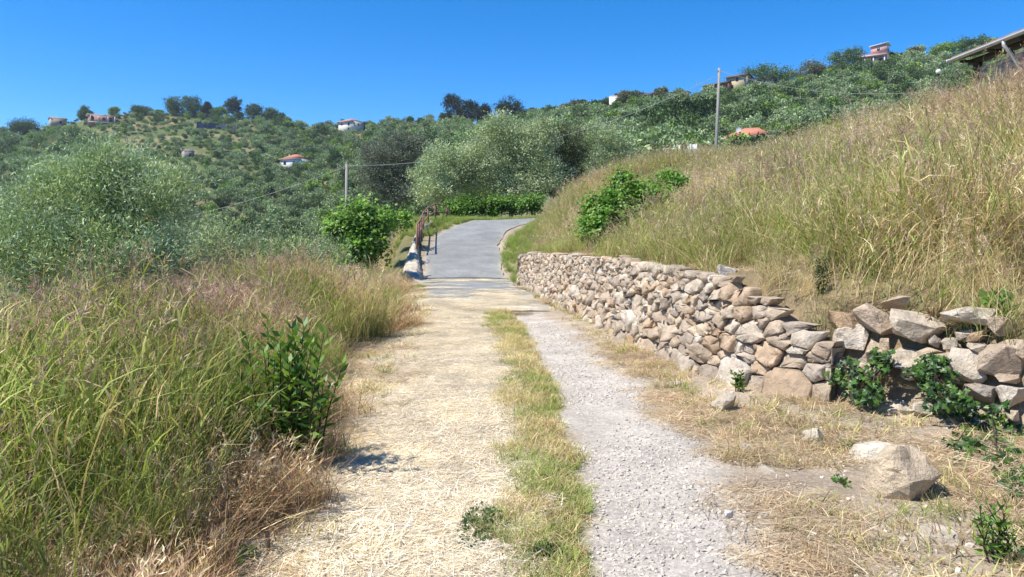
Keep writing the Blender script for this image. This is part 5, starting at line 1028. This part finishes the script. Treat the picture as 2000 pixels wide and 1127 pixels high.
leafy_plant('green_weed', 'small green weed at the stone wall foot', 1425, 755, 6, .2, .1, .06, .025, LAU, 68, 14, p=(2.32, 7.55, 0))
leafy_plant('green_weed', 'green weed in the lower right corner', 1925, 1100, 10, .28, .16, .07, .015, LAU, 69, 20, p=(2.45, 3.75, 0))
def low_patch(name, label, px, py, wpx, hpx, cols, seed, n=700, ln=.022, ht=.05):
    p = hit(px, py); r_ = np.random.default_rng(seed); d = p[1]; a = r_.uniform(0, 6.283, n); q = np.sqrt(r_.uniform(0, 1, n))*(1+.25*np.sin(a*3+seed)); X = q*np.cos(a)*wpx*d/F/2; Y = q*np.sin(a)*hpx*d*d/F/EYE/2
    o = thing(name, label, 'plant', (p[0], p[1], Hs(p[0], p[1]))); pos = np.stack([X, Y, r_.uniform(.005, ht, n)*(1.15-q*.8)], 1); V, Fq, Cc = leaves(r_, pos, r_.normal(size=(n, 3))*np.array([1, 1, .5])+np.array([0, 0, .4]), ln*r_.uniform(.7, 1.4, n), ln*.75, pick(r_, cols, n, None, .25), .1)
    mb = MB(); mb.add(V, [Fq], Cc); mb.build('foliage', M['leaf'], o); mb = MB()
    for k in range(12): mb.tube([(0, 0, 0), tuple(pos[k]*.5+np.array([0, 0, .01])), tuple(pos[k])], .0018, 4, (.2, .2, .1), cap=False)
    mb.build('stem', M['bark'], o)
CLO = [(.10, .17, .05), (.13, .20, .06), (.08, .13, .04), (.17, .20, .09)]
low_patch('clover_patch', 'round green clover patch on the straw between the wheel tracks', 945, 1028, 112, 84, CLO, 71, 1500)
low_patch('clover_patch', 'smaller green clover patch near the bottom edge of the centre strip', 1068, 1082, 80, 34, CLO, 72, 600)
low_patch('green_weed', 'small green weed tuft on the verge below the pale angular stone', 1642, 945, 22, 20, [(.12, .22, .05), (.16, .28, .07)], 73, 50, .03)
low_patch('green_weed', 'small green weed in front of the whitish slab', 1657, 875, 26, 18, [(.12, .22, .05), (.16, .28, .07)], 74, 50, .035)
low_patch('green_weed', 'broad green weed seedling at the bottom left track edge', 470, 1095, 60, 40, [(.12, .22, .05), (.09, .17, .04)], 75, 60, .05)
# ivy on the collapsed wall
def ivy(label, ells, n, seed, size=.075):
    r_ = np.random.default_rng(seed); pts = []; root = hit(ells[0][0], ells[0][1]+ells[0][3]); dmax = 9.0
    for k in range(n):
        e_ = ells[r_.integers(len(ells))]; a = r_.uniform(0, 6.283); q = math.sqrt(r_.uniform(0, 1))*(.75+.35*math.sin(a*4+seed+e_[0])); px_, py_ = e_[0]+e_[2]*q*math.cos(a), e_[1]+e_[3]*q*math.sin(a)
        d = wall_line_at(min(px_, 1995)); z_ = EYE+(HY-py_)/F*d; d = d+max(0, z_-.15)*.42-.05-r_.uniform(0, .16) if py_ < 800 else hit(px_, py_, 3, 9, 500)[1]-r_.uniform(0, .12)
        pts.append(W(px_, py_, d))
    pts = np.array(pts); o = thing('ivy', label, 'plant', root); nr = np.array([-.55, -.55, .6])+r_.normal(size=(n, 3))*.45
    V, Ft, Cc = lobed(r_, pts-root, nr, size*r_.uniform(.55, 1.3, n), pick(r_, [(.05, .12, .022), (.08, .17, .03), (.035, .08, .02), (.13, .22, .04), (.05, .09, .035)], n, None, .2))
    mb = MB(); mb.add(V, [Ft], Cc); mb.build('foliage', M['leaf'], o, kind='stuff'); mb = MB(); cen = (pts-root)
    for k in range(14):
        c3 = cen[r_.choice(n, 3)]; c3 = c3[np.argsort(c3[:, 2])]; mb.tube(c3, [.006, .005, .002], 5, (.3, .24, .16), cap=False)
    mb.build('stem', M['bark'], o, kind='stuff')
ivy('ivy clump over the left part of the collapsed wall', [(1655, 735, 45, 42), (1695, 745, 48, 48), (1720, 700, 30, 25), (1690, 775, 30, 26)], 420, 81)
ivy('ivy clump in the middle of the collapsed wall', [(1805, 725, 42, 35), (1840, 765, 55, 40), (1880, 800, 60, 45), (1825, 710, 30, 20)], 480, 82)
ivy('ivy trailing down to the ground at the right edge', [(1940, 830, 60, 45), (1960, 890, 55, 45), (1890, 870, 50, 40), (1985, 940, 35, 35)], 460, 83, .085)
# dry bits
pc_ = W(1806, 205, 20.5); pc_[2] = Hs(pc_[0], pc_[1]); o = thing('dry_grass_clump', 'tall pale blond grass clump on the bank crest left of the globe lamp', 'grass', pc_)
me = patch(91, [tuft(390+k, 90, 1.15, .16, .3, .006, D1[:2], D1t[:2], None, 4, .4, 'dry', heads=14, hc=TAN, hl=.25, hn=20) for k in range(2)], 4, .22, .8, 1.1); put('blades', me, o, kind='stuff')
p = hit(523, 1085); o = thing('dry_stalk', 'broken brown stalk standing at the left edge of the straw', 'stalk', p); mb = MB(); mb.tube([(0, 0, -.03), (.004, 0, .06), (-.006, .004, .125)], [.011, .010, .012], 7, (1, .8, .6)); mb.build('stalk', M['bark'], o)
p = np.array([3.85, 6.75, 0]); p[2] = Hs(p[0], p[1])+.08; o = thing('withered_plant', 'withered brown rosette between the blocks on top of the collapsed wall', 'plant', p); r_ = np.random.default_rng(9); n = 60; V, Fq, Cc = leaves(r_, np.zeros((n, 3))+r_.normal(size=(n, 3))*.02, r_.normal(size=(n, 3))+np.array([0, 0, .5]), .2*r_.uniform(.5, 1.2, n), .018, pick(r_, [(.16, .10, .07), (.24, .16, .11)], n)); mb = MB(); mb.add(V, [Fq], Cc); mb.build('withered_leaves', M['dry'], o)
mb = MB(); mb.tube([(0, 0, -.1), (0, 0, .06)], .02, 6); mb.build('root', M['bark'], o)

# ------------------------------------------------------------------ thin summer haze
hz = MB(); hz.box((0, 0, 35), (3000, 3000, 240)); hm_, nt, out = new_mat('summer_haze')
pv = N(nt, 'ShaderNodeVolumePrincipled'); pv.inputs['Color'].default_value = (.85, .91, 1, 1); pv.inputs['Density'].default_value = .00016; pv.inputs['Anisotropy'].default_value = .2
L(nt, pv.outputs[0], out.inputs['Volume']); hz.build('haze', hm_, kind='stuff', label='thin pale summer haze over the valley', category='haze')
